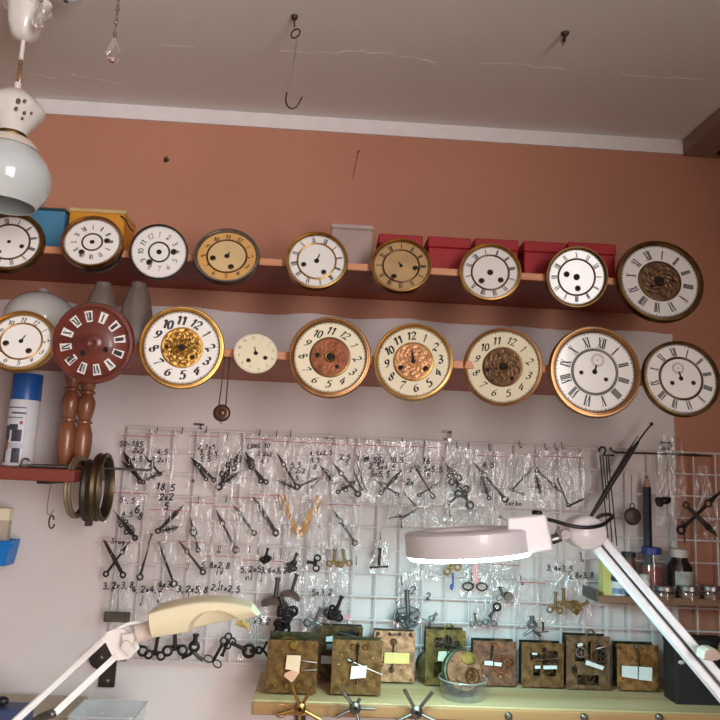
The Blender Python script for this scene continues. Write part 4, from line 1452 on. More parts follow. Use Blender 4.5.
# wire bundles (suspension rods)
for i, (a, b, lb) in enumerate((((600, 455), (608, 538), 'leftmost of the dark thin pendulum rods hanging from the grid hook'), ((603, 455), (607, 500), 'short dark pendulum rod between two long ones'),
                                ((606, 455), (612, 542), 'long dark pendulum rod in the middle of the hanging set'), ((608, 455), (617, 546), 'rightmost of the dark thin pendulum rods beside the tapered tool'))):
    rod(lb, 'pendulum_rod', 'rod', (a, ((a[0] + b[0]) / 2, (a[1] + b[1]) / 2), b), (.75, .65, .65), IRON, -.045 - .003 * i, 'thin pendulum rods on the grid hook', 6)
O2 = at(602, 450, -.03)
m = MB()
m.tube(smooth_path([at(x, y, -.03) - O2 + Vector((0, dy, 0)) for x, y, dy in ((599, 452, 0), (600, 448, 0), (603, 447, -.004), (603.5, 451, -.012), (600, 455, -.02), (609, 455.5, -.026))], 4), .9 * k, 8)
build('hook', m, BLACKM, gr, M=Matrix.Translation(O2 - O))
# disc weight on a wire
P = at(632.5, 516.5, -.045)
t = thing('pendulum_bob', 'round dark metal bob hanging on a wire loop at the right of the grid', 'pendulum bob', wall_frame(P))
m = MB()
m.lathe([(1e-5, .005), (6 * k, .004), (8.2 * k, .002), (8.8 * k, 0), (8.2 * k, -.003), (1e-5, -.004)], 36)
build('disc', m, mat('brown_bob', srgb(88, 70, 64), .5, .6, .25, 30), t)
m = MB()
m.ring((0, 10.5 * k, 0), 2.2 * k, .6 * k, seg=16)
m.tube([(-.5 * k, 12.5 * k, 0), (-.8 * k, 26 * k, 0), (-1.6 * k, 41 * k, .006)], .0006, 6)
build('wire', m, IRON, t)
# black things in bags at far right
bag('clear bag with a dark lump right of the black pencil', 655, 436, 688, 525, zip_=False, crink=True, Y=-.05, group='clear bags on the wire grid')
P = at(663, 502, -.058)
m = MB()
for i in range(7):
    rr = random.Random(i)
    m.ball((rr.uniform(-6, 6) * k, rr.uniform(-3, 3) * k, rr.uniform(-1, 1) * k), rr.uniform(3, 5) * k, 10, sc=(1.2, .8, .7))
tag(build('black_lump', m, BLACKM, M=wall_frame(P)), 'black wrapped metal lump in the bag right of the pencil', 'lump')
bag('clear triangular bag hanging at the far right edge of the grid', 692, 466, 719, 540, zip_=False, crink=True, Y=-.05)
clock_hand('large dark ring and arrow clock hand at the far right of the grid', 'ring', 681, 530, 722, 490, Y=-.06, metal=BLACKM)
clock_hand('dark leaf tipped clock hand slanting down at the far right edge', 'leaf', 686, 505, 718, 537, Y=-.066, metal=IRON)
clock_hand('thin dark hand pointing down beside the white capped bottle', 'ring', 683, 523, 685, 545, Y=-.06, metal=IRON)
# screws and wall hooks above the grid
for x, y, lb in ((202, 425, 'small dark hook screwed into the wall above the second top bags'), (449.5, 432.5, 'small dark hook in the wall above the middle of the grid'), (667.5, 443, 'small dark hook in the wall at the paint edge')):
    P = at(x, y, 0)
    t = thing('wall_hook', lb, 'hook', wall_frame(P))
    m = MB()
    m.cyl((0, 0, 0), (0, 0, .012), .0018, seg=8)
    m.tube(smooth_path([(0, 0, .012), (0, -.004, .016), (.001, -.009, .014), (.002, -.008, .01)], 4), .0012, 6)
    build('hook', m, IRON, t)
    m = MB()
    m.box((-.006, .001, .002), (.022, .004, .004), ch=.0008)
    build('nail', m, GREYM, t)

# ------------------------------------------------------------------ short shelf at the left with what lies on it
YLS = -.24
zLS = at(30, 468, YLS).z
xLS = at(74, 475, YLS).x
m = MB()
thk = .022
LSH = wood('dark_red_shelf', srgb(140, 70, 58), srgb(112, 50, 42), 3, 0, .4)
r = thing('side_shelf', 'short dark red wooden shelf at the left edge carrying the spray can', 'shelf', Vector((xLS - .35, 0, zLS)))
m.box((0, YLS / 2, -thk / 2), (.70, -YLS, thk), ch=.002)
build('board', m, LSH, r)
m = MB()
for bx in (-.1, .27):
    m.box((bx, -.09, -thk - .004), (.02, .16, .006))
build('bracket', m, IRON, r)

P = at(18, 467, -.15)
P.z = zLS
k = mpp(P)
sp_ = thing('spray_can', 'white spray can with blue cap on the left shelf', 'spray can', P)
rc = 14.6 * k
hcan = 93 * k
m = MB()
m.lathe([(1e-5, 0), (rc * .9, 0), (rc, .002), (rc, .004), (rc * .97, .006), (rc * .97, hcan * .70), (rc * .9, hcan * .73), (rc * .86, hcan * .75), (1e-5, hcan * .75)], 48)
build('body', m, mat('white_can_paint', srgb(216, 214, 218), .3, 0, .03, 10, coat=.3), sp_)
m = MB()
m.lathe([(rc * .93, hcan * .715), (rc * .99, hcan * .715), (rc * .985, hcan * .985), (rc * .95, hcan), (1e-5, hcan)], 48)
build('cap', m, mat('blue_cap', srgb(30, 86, 158), .35, 0, .05, 10), sp_)
m = MB()


def patch(a0, a1, z0, z1, mi, rr=rc * .975):
    n_ = 10
    vs = []
    for i in range(n_ + 1):
        a = R(a0 + (a1 - a0) * i / n_ - 90)
        vs += [(rr * math.cos(a), rr * math.sin(a), z0), (rr * math.cos(a), rr * math.sin(a), z1)]
    m.add(vs, [(2 * i, 2 * i + 2, 2 * i + 3, 2 * i + 1) for i in range(n_)], mi)


h7 = hcan * .70
patch(-60, 30, h7 * .885, h7 * .905, 0)
patch(-30, 32, h7 * .80, h7 * .825, 1)
patch(-58, 20, h7 * .735, h7 * .75, 0)
patch(-75, -28, h7 * .40, h7 * .62, 2)
patch(-34, 5, h7 * .55, h7 * .64, 2)
patch(-18, 22, h7 * .38, h7 * .56, 2)
patch(-80, -30, h7 * .24, h7 * .42, 3)
patch(-80, -40, h7 * .06, h7 * .24, 2)
patch(-10, 22, h7 * .06, h7 * .28, 2)
patch(-30, 30, h7 * .28, h7 * .36, 4)
patch(10, 22, h7 * .64, h7 * .69, 5)
patch(30, 34, h7 * .05, h7 * .9, 4)
patch(-80, 85, h7 * .01, h7 * .05, 1)
build('printed_label', m, [mat('grey_blue_print', srgb(92, 100, 128), .5), mat('dark_blue_print', srgb(52, 66, 110), .5), mat('photo_print', srgb(66, 66, 78), .5, 0, .5, 120), mat('orange_print', srgb(168, 98, 62), .5, 0, .3, 60), mat('pale_print', srgb(188, 190, 200), .5), mat('red_print', srgb(160, 60, 70), .5)], sp_)

TURN = wood('turned_oak', srgb(156, 98, 66), srgb(112, 62, 40), 5, 2, .35, .3)
for px, yt, lb in ((64.5, 372, 'left of two turned wooden spindles standing on the left shelf'), (80.5, 376, 'right of two turned wooden spindles standing on the left shelf')):
    P = at(px, 462, -.13 if px < 70 else -.12)
    P.z = zLS
    k = mpp(P)
    top = at(px, yt, P.y).z
    Hh = top - zLS
    t = thing('wooden_spindle', lb, 'spindle', P, 'turned spindles on the left shelf')
    pr = [(1e-5, 0), (6.0, 0), (6.6, .015), (5.6, .03), (4.6, .05), (5.4, .08), (7.0, .18), (7.6, .28), (7.2, .38), (5.4, .46), (4.6, .475), (6.4, .49), (6.4, .51), (4.6, .525), (5.6, .56), (7.2, .66), (7.2, .72), (5.4, .78), (4.4, .795), (6.4, .81), (6.4, .83), (4.8, .845), (5.8, .88), (7.4, .97), (7.0, 1.0), (1e-5, 1.0)]
    m = MB()
    m.lathe([(a * k * 1.22 if a > .001 else a, b * Hh) for a, b in pr], 28)
    build('turned_body', m, TURN, t)
    m = MB()
    m.cyl((0, 0, Hh), (0, 0, Hh + .012), 3 * k, seg=14)
    build('dowel', m, TURN, t)

# long steel rod lying on the shelf, its end carries the hanging rings
zr = zLS + .005
PA, PB = at(62, 466, -.16), at(150, 470, -.16)
PA.z = zr
PB.z = zr - .001
m = MB()
m.tube([Vector((0, 0, 0)), PB - PA - Vector((.006, 0, 0)), PB - PA, PB - PA + Vector((.004, 0, .006)), PB - PA + Vector((.003, 0, .018))], .0024, 10)
tag(build('steel_rod', m, STEEL, M=Matrix.Translation(PA)), 'thin steel rod sticking out from the left shelf and carrying dial rings', 'rod')
P = at(48, 465, -.2)
P.z = zLS
m = MB()
for i, (dx, dy, dz, w) in enumerate(((-.02, 0, .003, .05),)):
    m.cyl((-.035, .0, .0035), (.03, .012, .0035), .0035, .0045, 10)
    m.cyl((-.05, -.003, .0035), (-.035, 0, .0035), .0018, .0018, 8)
tag(build('screwdriver', m, GREYM, M=Matrix.Translation(P)), 'grey metal rod tool lying on the left shelf beside the spray can', 'tool')
P = at(25, 464, -.215)
P.z = zLS
m = MB()
m.ring((0, 0, .0085), .007, .0022, Matrix.Rotation(R(80), 4, 'X'), 20)
tag(build('metal_ring', m, STEEL, M=Matrix.Translation(P)), 'small shiny metal ring standing before the spray can base', 'ring')

RCOL = [mat('tan_brass_ring', srgb(150, 132, 108), .5, .5, .2, 30), mat('dark_bronze_ring', srgb(74, 66, 58), .45, .7, .3, 30), mat('bronze_ring', srgb(92, 76, 54), .42, .8, .3, 30)]
for cx, cy, hw, hh, dp, ci, wd, lb in ((78, 487, 10.5, 31, 6, 0, .16, 'tan metal dial ring hanging at the left of the rod, nearest to the shelf'),
                                (91, 490, 6, 31, 10, 1, .22, 'thick dark bronze ring with a lug below, in the middle of the rod'),
                                (102, 487, 8.0, 34, 10, 2, .13, 'bronze bezel ring hanging at the right end of the rod')):
    P = at(cx, cy, -.16)
    k = mpp(P)
    Ro = hh * k
    tilt = math.asin(min(.95, hw / hh))
    # ring axis mostly along x, turned a little to the viewer
    vdir = (CAM - P).normalized()
    phi_ = tilt - math.atan2(vdir.x, -vdir.y)
    ax = Vector((math.cos(phi_), -math.sin(phi_), .03)).normalized()
    zz = (Vector((0, 0, 1)) - ax * ax.z).normalized()
    M = Matrix((zz.cross(ax), zz, ax)).transposed().to_4x4()
    M.translation = P
    t = thing('dial_ring', lb, 'ring', M, 'metal rings on the steel rod')
    m = MB()
    d = dp * k
    ri = Ro * (1 - wd)
    m.lathe([(ri, -d / 2), (Ro * .97, -d / 2), (Ro, -d * .3), (Ro * .96, 0), (Ro, d * .3), (Ro * .97, d / 2), (ri * 1.02, d / 2), (ri, d * .3)], 56, None, None, True)
    build('rim', m, RCOL[ci], t)
    m = MB()
    m.lathe([(ri * .97, -d * .2), (ri * 1.02, -d * .2), (ri * 1.02, d * .1), (ri * .97, d * .1)], 48, None, None, True)
    build('inner_band', m, RCOL[1 if ci != 1 else 2], t)
    if ci == 1:
        m = MB()
        m.box((0, -Ro - 3 * k, 0), (9 * k, 2 * k, 6 * k), ch=.4 * k)
        m.box((-4 * k, -Ro, 0), (1.6 * k, 8 * k, 6 * k), ch=.4 * k)
        m.box((4 * k, -Ro, 0), (1.6 * k, 8 * k, 6 * k), ch=.4 * k)
        build('lug', m, RCOL[1], t)

# wire with split ring under the left shelf
P = at(52, 483, -.2)
P.z = zLS - .022
P = Vector((P.x, P.y, P.z))
q = at(47, 510, -.2) - P
e = at(51, 522, -.2) - P
k = mpp(P)
t = thing('wire_hook', 'thin copper wire with an open steel ring hanging below the left shelf', 'wire', P)
m = MB()
m.tube(smooth_path([(0, 0, .001), (-1.5 * k, 0, -8 * k), q, q + Vector((2 * k, 0, -4 * k)), q + Vector((5 * k, 0, -3 * k)), q + Vector((6.5 * k, 0, 1 * k))], 5), .0007, 6)
build('wire', m, mat('copper_wire', srgb(134, 86, 76), .4, .8, .1), t)
m = MB()
m.T = Matrix.Translation(e)
m.tube([Vector((2.6 * k * math.cos(a), .001 * a, 6.3 * k * math.sin(a))) for a in [R(x) for x in range(20, 341, 16)]], .85 * k, 8)
build('open_ring', m, IRON, t)

# blue bin and pale box at the left edge
YB1 = -.085
P = at(4, 566, YB1)
k = mpp(P)
a, b = at(-36, 541, YB1), at(20.5, 541, YB1 + .045)
a.z = at(10, 541, YB1).z
c = at(8, 566.5, YB1)
bn = thing('storage_bin', 'bright blue plastic bin with a dark slot at the left edge', 'bin', Vector(((a.x + b.x) / 2, YB1 + .0225, c.z)))
hb_ = a.z - c.z
w1, w0 = (b.x - a.x), (b.x - a.x) - .014
BLUE = mat('blue_bin_plastic', srgb(22, 118, 200), .35, 0, .05, 10)
m = MB()
dpt = .045


def tub(m, w0, w1, d0, d1, h, t):
    o0 = [(-w0 / 2, -d0 / 2, 0), (w0 / 2, -d0 / 2, 0), (w0 / 2, d0 / 2, 0), (-w0 / 2, d0 / 2, 0)]
    o1 = [(-w1 / 2, -d1 / 2, h), (w1 / 2, -d1 / 2, h), (w1 / 2, d1 / 2, h), (-w1 / 2, d1 / 2, h)]
    i1 = [(x * (1 - 2 * t / w1), y * (1 - 2 * t / d1), h) for x, y, _ in o1]
    i0 = [(x * (1 - 2 * t / w0), y * (1 - 2 * t / d0), t) for x, y, _ in o0]
    vs = o0 + o1 + i1 + i0
    fs = [(3, 2, 1, 0)]
    for k_ in range(4):
        j = (k_ + 1) % 4
        fs += [(k_, j, 4 + j, 4 + k_), (4 + k_, 4 + j, 8 + j, 8 + k_), (8 + k_, 8 + j, 12 + j, 12 + k_)]
    fs.append((12, 13, 14, 15))
    m.add(vs, fs)


tub(m, w0, w1, dpt * .9, dpt, hb_, .002)
build('body', m, BLUE, bn)
m = MB()
m.box((0, -dpt / 2 - .001, hb_ - .005), (w1 + .004, .004, .008), ch=.001)
m.cyl((w1 / 2 + .001, -dpt / 2, hb_ * .8), (w1 / 2 + .006, -dpt / 2, hb_ * .8), .003, seg=10)
build('rim', m, BLUE, bn)
m = MB()
m.box((.0, -dpt * .475 - .0015, hb_ * .42), (w0 * .56, .002, .006), ch=.0008)
build('slot', m, HOLE, bn)
q = at(0, 529, YB1 + .07)
bx = thing('paper_box', 'small pale cardboard box standing behind the blue bin at the left edge', 'box', Vector((at(-6, 535, YB1 + .03).x, YB1 + .0275, c.z + .003)))
topz = at(5, 508, YB1 + .02).z - c.z - .003
m = MB()
wb = 2 * (at(14.5, 520, YB1 + .045).x - at(-6, 535, YB1 + .03).x)
m.box((0, 0, topz * .5 - .002), (wb * .97, .018, topz - .004), ch=.001)
build('body', m, mat('grey_card', srgb(184, 168, 150), .7), bx)
m = MB()
m.box((0, -.0005, topz - .012), (wb, .021, .024), ch=.001)
build('lid', m, mat('pale_card', srgb(226, 214, 188), .7), bx)

# ------------------------------------------------------------------ plank with the clock movements
zB = 1.286
YBF = -.185
xb0 = at(251, 697, YBF).x
BENCH = wood('pine_plank', srgb(222, 196, 152), srgb(186, 154, 108), 2.5, 0, .5)
r = thing('wooden_plank', 'long pale pine plank shelf carrying the brass clock movements', 'shelf', Vector(((xb0 + XR) / 2, 0, zB)))
m = MB()
m.box((0, YBF / 2 + .004, -.0115), (XR - xb0 - .004, -YBF - .008, .023), ch=.0015)
build('board', m, BENCH, r)
m = MB()
m.box((0, YBF + .004, -.0125), (XR - xb0 - .004, .006, .021), ch=.002)
build('front_edge', m, wood('pine_edge', srgb(196, 152, 102), srgb(156, 108, 66), 2, 0, .5), r)
m = MB()
for px in (300, 480, 660):
    x = at(px, 720, -.1).x - (xb0 + XR) / 2
    m.box((x, -.08, -.03), (.02, .14, .012))
    m.box((x, -.006, -.07), (.02, .012, .09))
build('bracket', m, IRON, r)


def M_(name, rgb, rough=.42, met=.85, var=.3):
    return mat(name, srgb(rgb[0] * .80, rgb[1] * .79, rgb[2] * .80), rough, met * .8, .5, 70, bump=.35)


def gear(m, c, ro, n=28, th=.0012, spokes=5, mi=None, hub=.18):
    cx, cy, cz = c
    ri = ro * .78
    po, N_ = [], n * 4
    for i in range(N_):
        a = 2 * PI * i / N_
        rr_ = ro if (i % 4) in (0, 1) else ro * .92
        po.append((rr_, a))
    vs, fs = [], []
    for z in (cz, cz + th):
        for rr_, a in po:
            vs.append((cx + rr_ * math.cos(a), cy + rr_ * math.sin(a), z))
        for rr_, a in po:
            vs.append((cx + ri * math.cos(a), cy + ri * math.sin(a), z))
    for i in range(N_):
        j = (i + 1) % N_
        fs += [(i, j, 2 * N_ + j, 2 * N_ + i), (N_ + j, N_ + i, 3 * N_ + i, 3 * N_ + j), (2 * N_ + i, 2 * N_ + j, 3 * N_ + j, 3 * N_ + i), (j, i, N_ + i, N_ + j)]
    m.add(vs, fs, mi)
    for s_ in range(spokes):
        a = 2 * PI * s_ / spokes
        m.box((cx + ro * .45 * math.cos(a), cy + ro * .45 * math.sin(a), cz + th / 2), (ro * .72, ro * .1, th * .8), mi, Matrix.Rotation(a, 4, 'Z'))
    m.lathe([(1e-5, cz + th * 1.4), (ro * hub, cz + th * 1.4), (ro * hub, cz - .0005), (1e-5, cz - .0005)], 14, mi, Matrix.Translation((cx, cy, 0)))


def movement(label, x0, x1, yt, yb, col, coldark, depth=.045, labels=(), holes=(), gears=(), rods=(), hoop=False, Y=None, rot=0.0, back=True, studs=True, plates=(), yaw=0.0, barrel=False, extra_rise=0.0, screws=True):
    cx = (x0 + x1) / 2
    depth *= .62
    P = at_z(cx, yb, zB) if Y is None else at(cx, yb, Y)
    P = at(cx, yb, min(-.034 - depth, max(P.y, YBF + .012)))
    P.z = zB
    k = mpp(P)
    w, h = (x1 - x0) * k, at(cx, yt, P.y).z - zB
    M = Matrix.Translation(P) @ Matrix.Rotation(yaw, 4, 'Z') @ WALLROT
    r = thing('clock_movement', label, 'clock movement', M, 'clock movements on the plank')
    X = lambda px: (px - cx) * k
    Yv = lambda py: at(cx, py, P.y).z - zB
    pm = M_('movement_' + '_'.join(map(str, col)), col)
    pd_ = M_('movement_back_' + '_'.join(map(str, coldark)), coldark)
    t = .0022
    # front plate, cut into strips around rectangular openings
    m = MB()
    feet = .004
    cuts = [(X(a), X(b), Yv(d), Yv(c)) for a, b, c, d in holes]
    if not cuts:
        m.box((0, (h + feet) / 2, -t / 2), (w, h - feet, t), ch=.0006)
    else:
        xs = sorted(set([-w / 2, w / 2] + [v for c in cuts for v in c[:2]]))
        ys = sorted(set([feet, h] + [v for c in cuts for v in c[2:]]))
        for i in range(len(xs) - 1):
            run = None
            for j in range(len(ys) - 1):
                mx_, my_ = (xs[i] + xs[i + 1]) / 2, (ys[j] + ys[j + 1]) / 2
                solid = not any(c[0] < mx_ < c[1] and c[2] < my_ < c[3] for c in cuts)
                if solid:
                    run = (run[0], ys[j + 1]) if run else (ys[j], ys[j + 1])
                if run and (not solid or j == len(ys) - 2):
                    m.box(((xs[i] + xs[i + 1]) / 2, (run[0] + run[1]) / 2, -t / 2), (xs[i + 1] - xs[i] + 1e-5, run[1] - run[0], t))
                    run = None
    build('front_plate', m, pm, r)
    if back:
        m = MB()
        m.box((.0, (h + feet) / 2 + extra_rise / 2, -depth + t / 2), (w * .98, h - feet + extra_rise, t), ch=.0006)
        build('back_plate', m, pd_, r)
    for sx in (-1, 1):
        for yy in (.09, .91):
            m = MB()
            px_, py_ = sx * w * .43, yy * h
            m.lathe([(.0022, -depth), (.003, -depth * .8), (.0022, -depth * .5), (.003, -depth * .2), (.0022, -t)], 12, None, Matrix.Translation((px_, py_, 0)))
            if screws:
                m.lathe([(.0032, 0), (.0028, .0016), (1e-5, .0018)], 12, None, Matrix.Translation((px_, py_, 0)))
            build('pillar', m, BRASSD, r)
    # train inside
    rr = random.Random(int(x0))
    for g in range(3):
        m = MB()
        ro = w * rr.uniform(.18, .3)
        gear(m, (rr.uniform(-.2, .2) * w, h * (.25 + .25 * g), -depth * rr.uniform(.3, .75)), ro, 30)
        build('gear_wheel', m, M_('train_brass', (150, 118, 66)), r)
    if barrel:
        m = MB()
        m.lathe([(1e-5, -depth * .9), (w * .34, -depth * .9), (w * .36, -depth * .85), (w * .36, -depth * .2), (w * .33, -depth * .15), (1e-5, -depth * .15)], 36, None, Matrix.Translation((-w * .34, h * .33, 0)))
        build('barrel', m, pd_, r)
    for gx, gy, gr_, mm in gears:
        m = MB()
        gear(m, (X(gx), Yv(gy), .004), gr_ * k, 26)
        m.cyl((X(gx), Yv(gy), 0), (X(gx), Yv(gy), .009), .0014, seg=8)
        build('gear_wheel', m, mm, r)
    for (a, b, c, d, rw, mm) in rods:
        m = MB()
        m.tube([(X(a), Yv(b), .006), (X((a + c) / 2), Yv((b + d) / 2), .007), (X(c), Yv(d), .006)], rw * k, 6)
        build('lever', m, mm, r)
    if cuts:
        for q in range(6):
            c = cuts[q % len(cuts)]
            ax_, ay_ = (c[0] + c[1]) / 2 + rr.uniform(-.006, .006), (c[2] + c[3]) / 2 + rr.uniform(-.006, .006)
            m = MB()
            a_ = rr.uniform(0, PI)
            l_ = rr.uniform(.004, .011)
            m.tube([(ax_ - l_ * math.cos(a_), ay_ - l_ * math.sin(a_), .003), (ax_, ay_, .0045), (ax_ + l_ * math.cos(a_), ay_ + l_ * math.sin(a_), .003)], rr.uniform(.0006, .0012), 6)
            m.cyl((ax_, ay_, 0), (ax_, ay_, .006), .0016, seg=8)
            build('lever', m, IRON if q % 3 else BRASSD, r)
    for pts, mm in labels:
        m = MB()
        q = [(X(a), Yv(b)) for a, b in pts]
        m.prism(q, .0085, .0089)
        build('paper_label', m, mm, r)
    for a, b, rr_, mm in plates:
        m = MB()
        m.lathe([(1e-5, .003), (rr_ * k * .8, .003), (rr_ * k, .0015), (rr_ * k, 0)], 14, None, Matrix.Translation((X(a), Yv(b), 0)))
        build('boss', m, mm, r)
    if hoop:
        m = MB()
        m.tube([(hoop[0] * k + 4.5 * k * math.cos(a), h - .001 + 6 * k * math.sin(a), -t) for a in [PI * q / 10 for q in range(11)]], 1.1 * k, 8)
        build('hanging_hoop', m, pm, r)
    if studs:
        for q in range(9):
            m_x, m_y = rr.uniform(-.38, .38) * w, rr.uniform(.12, .88) * h
            if any(c[0] - .002 < m_x < c[1] + .002 and c[2] - .002 < m_y < c[3] + .002 for c in cuts):
                continue
            m = MB()
            m.lathe([(.0017, 0), (.0015, .0016), (.0006, .0022), (1e-5, .0024)], 10, None, Matrix.Translation((m_x, m_y, 0)))
            build('pivot_stud', m, BRASS if q % 2 else BRASSD, r)
    return r


ST, BR = STEEL, BRASS
# back ones first
movement('tall dark movement behind the two front brass ones with white labels and black wheels', 316, 361, 626, 678, (112, 96, 62), (84, 74, 50), .035,
         labels=[([(324, 636), (337, 635), (337, 640), (324, 641)], PAPERW), ([(320, 655), (333, 655), (333, 663), (320, 663)], PAPERW), ([(325, 643), (331, 643), (331, 649), (325, 649)], mat('blue_grey_label', srgb(120, 140, 150), .6))],
         holes=[(336, 357, 632, 641)], gears=[(341, 636, 6, IRON), (350, 634, 5, IRON)], rods=[(337, 632, 358, 636, .8, IRON)])
movement('big brown brass movement at the left end of the plank with folded peach label', 265, 316, 640, 695.5, (146, 112, 62), (92, 92, 62), .055, extra_rise=.008,
         labels=[([(285, 654), (299, 654), (298, 672), (292, 669), (284, 668)], PAPERP), ([(284, 672), (291, 668.5), (298, 671.5), (294, 678), (291, 681), (283, 675)], mat('pink_paper', srgb(216, 160, 130), .8))],
         rods=[(299, 659, 315, 661, .7, ST), (300, 669, 315, 668, .7, ST), (288, 656, 290, 662, 1.0, INK), (286, 684, 285, 690, .8, BR)], plates=[(291, 645, 5, M_('olive_boss', (150, 122, 50))), (301, 668, 2.2, BR), (298, 685, 3, BR)])
movement('square brown brass movement second from the left with white label and crossing wires', 330, 380.5, 640, 697, (152, 122, 72), (110, 106, 70), .05,
         labels=[([(350, 665), (365.5, 664), (364.5, 676), (349, 678)], PAPER)],
         rods=[(356, 642, 355.5, 683, .8, BLACKM), (346, 659, 381, 673, .7, ST), (348, 662, 352, 660, 1.2, IRON)], plates=[(351, 647, 3, BRASSD), (363, 647, 3, BRASSD), (356, 646, 2, IRON), (355.5, 681, 2.6, BR), (343, 682, 1.8, BR)])
movement('pale pinkish brass movement with a yellow paper band', 372, 414, 631, 684, (226, 184, 140), (120, 110, 80), .035, Y=None,
         labels=[([(383, 651.5), (408, 651.5), (408, 662), (383, 662.5)], mat('yellow_paper', srgb(232, 206, 130), .8))],
         rods=[(392.5, 640, 391.5, 672, .8, GREYM), (388, 634, 398, 634, .7, IRON)], plates=[(392, 642, 3.4, BRASSD), (391, 670, 3, BRASSD), (376, 634, 2, IRON), (409, 634, 2, IRON), (388, 634, 1.8, IRON), (398, 634, 1.8, IRON)])
movement('olive brass skeleton movement with hoop on top and round barrel at its left', 424.5, 465, 630, 685, (134, 122, 66), (96, 90, 52), .05, hoop=(3.5,), barrel=True, Y=None,
         labels=[([(437, 650.5), (445, 650), (445, 660.5), (436, 660)], PAPER), ([(446.5, 650.5), (457, 651), (456, 660), (446, 661)], PAPER)],
         holes=[(434, 441, 638, 648), (444, 450, 636, 649), (454, 459, 641, 650), (433, 441, 663, 677), (447, 460, 664, 678)], gears=[(438, 643, 4, IRON), (447, 641, 5, IRON), (457, 646, 4.5, IRON)], rods=[(433, 640, 462, 648, .6, IRON), (446, 634, 447, 652, .8, IRON)])
movement('coppery brown movement with spoked wheel and white label, right of the bowl', 472, 516, 641, 687, (150, 116, 92), (70, 82, 66), .04, Y=None,
         labels=[([(483, 660), (491.5, 660), (491.5, 664.5), (483, 664)], PAPERW), ([(493, 661), (500.5, 661.5), (500, 665), (493, 664.5)], PAPERW)],
         gears=[(500.5, 663.5, 9, COPPER), (508, 661, 6, BRASSD)], rods=[(492, 645, 490, 659, .8, IRON)], plates=[(494, 647, 4, COPPER), (500, 676, 1.8, BR), (483, 675, 1.6, BR)])
movement('brown skeleton movement with three white labels, fourth from the right end', 521, 564, 643, 689, (146, 116, 74), (50, 62, 56), .04, Y=None,
         labels=[([(530.5, 652), (535.5, 652), (535.5, 654), (530.5, 654)], PAPERW), ([(533.5, 665), (539, 664.5), (539, 667.5), (533.5, 668)], PAPERW), ([(542, 664.5), (555.5, 664), (556, 667.5), (542, 668)], PAPERW)],
         holes=[(530, 541, 654, 662), (533, 540, 668, 676), (546, 558, 651, 663), (542, 545.5, 648, 664), (546, 556, 668.5, 676)], gears=[(536, 657, 4, IRON), (552, 658, 5, IRON)], rods=[(545, 647, 544, 672, .8, IRON), (530, 660, 558, 657, .6, BRASSD)])
movement('grey brown movement with a slanting white strip and small hoop, third from the right end', 566, 610.5, 636, 691, (148, 126, 92), (96, 84, 62), .045, hoop=(3,), Y=None, barrel=False,
         labels=[([(585, 659), (603, 665), (601.5, 668.5), (583.5, 663.5)], PAPERW), ([(576, 643), (581, 642), (581.5, 645), (576, 646)], PAPERW)],
         holes=[(575, 585, 645, 662), (588, 593, 641, 658), (597, 606, 645, 664), (577, 599, 675, 685), (572, 577, 667, 674)], gears=[(580, 652, 5.5, STEEL), (600, 655, 7, IRON)], rods=[(591, 640, 590, 668, 1.0, BR), (595, 648, 605, 645, .9, ST), (583, 680, 596, 683, .7, IRON)])
movement('tan brass movement with a wide white label, next to the black box', 617, 659.5, 644.5, 690, (198, 152, 92), (92, 88, 66), .045, Y=None,
         labels=[([(620, 665), (636, 665.5), (636, 678), (620, 676)], PAPERW), ([(637.5, 665.5), (651, 666), (650.5, 679.5), (637, 678.5)], PAPERW)],
         gears=[(646, 660, 7, BRASS), (655, 668, 4, BRASS)], rods=[(638, 650, 638.5, 672, .9, BRASSD), (634, 646, 643, 648, .9, ST)], plates=[(620, 648, 2.2, BRASSD), (657, 648, 2.2, BRASSD), (638, 647, 2.5, STEEL)])

# clear bowl with the round movement
P = at(462.5, 694, -.128)
P.z = zB
k = mpp(P)
bw = thing('plastic_bowl', 'shallow clear plastic bowl on the plank holding a round movement', 'bowl', P)
m = MB()
hbw = 19 * k
m.lathe([(1e-5, 0), (18 * k, 0), (19.5 * k, .002), (23 * k, hbw), (24.8 * k, hbw + .0005), (24.8 * k, hbw - .002), (23.8 * k, hbw - .0025), (20.5 * k, .001), (18.5 * k, -.0008 + .0012), (1e-5, .0006)], 48)
build('bowl', m, film('clear_tub_film', tint=(.97, .985, .985), haze=.06, gloss=.01, rough=.08, bump=.05, ior=1.12), bw)
m = MB()
m.ring((0, 0, hbw), 24.2 * k, .0012, seg=48)
build('rim', m, film('clear_rim_film', tint=(.8, .86, .88), haze=.35, gloss=.12, rough=.1, bump=.05), bw)
P2 = P + Vector((-.5 * k, 0, .008))
Rm = 20.5 * k
ax = Vector((.26, -.93, .24)).normalized()
zz = (Vector((0, 0, 1)) - ax * ax.z).normalized()
M = Matrix((zz.cross(ax), zz, ax)).transposed().to_4x4()
M.translation = P2 + Vector((0, 0, Rm + .002))
t = thing('round_movement', 'round pinkish brass movement lying in the clear plastic bowl', 'clock movement', M)
m = MB()
m.lathe([(1e-5, .008), (Rm * .9, .008), (Rm * .9, .006), (1e-5, .006)], 48)
build('front_plate', m, M_('round_plate', (212, 164, 122)), t)
m = MB()
m.lathe([(1e-5, -.008), (Rm, -.008), (Rm, -.010), (1e-5, -.010)], 48)
build('back_plate', m, M_('round_back', (110, 116, 74)), t)
m = MB()
m.lathe([(Rm * .86, .0), (Rm * .97, -.001), (Rm * .97, -.007), (Rm * .86, -.007)], 48, None, None, True)
build('barrel_rim', m, M_('round_rim', (96, 108, 82)), t)
for a in range(5):
    m = MB()
    m.cyl((Rm * .78 * math.cos(a * 1.256), Rm * .78 * math.sin(a * 1.256), -.008), (Rm * .78 * math.cos(a * 1.256), Rm * .78 * math.sin(a * 1.256), .0095), .0016, seg=8)
    build('pillar', m, BRASSD, t)
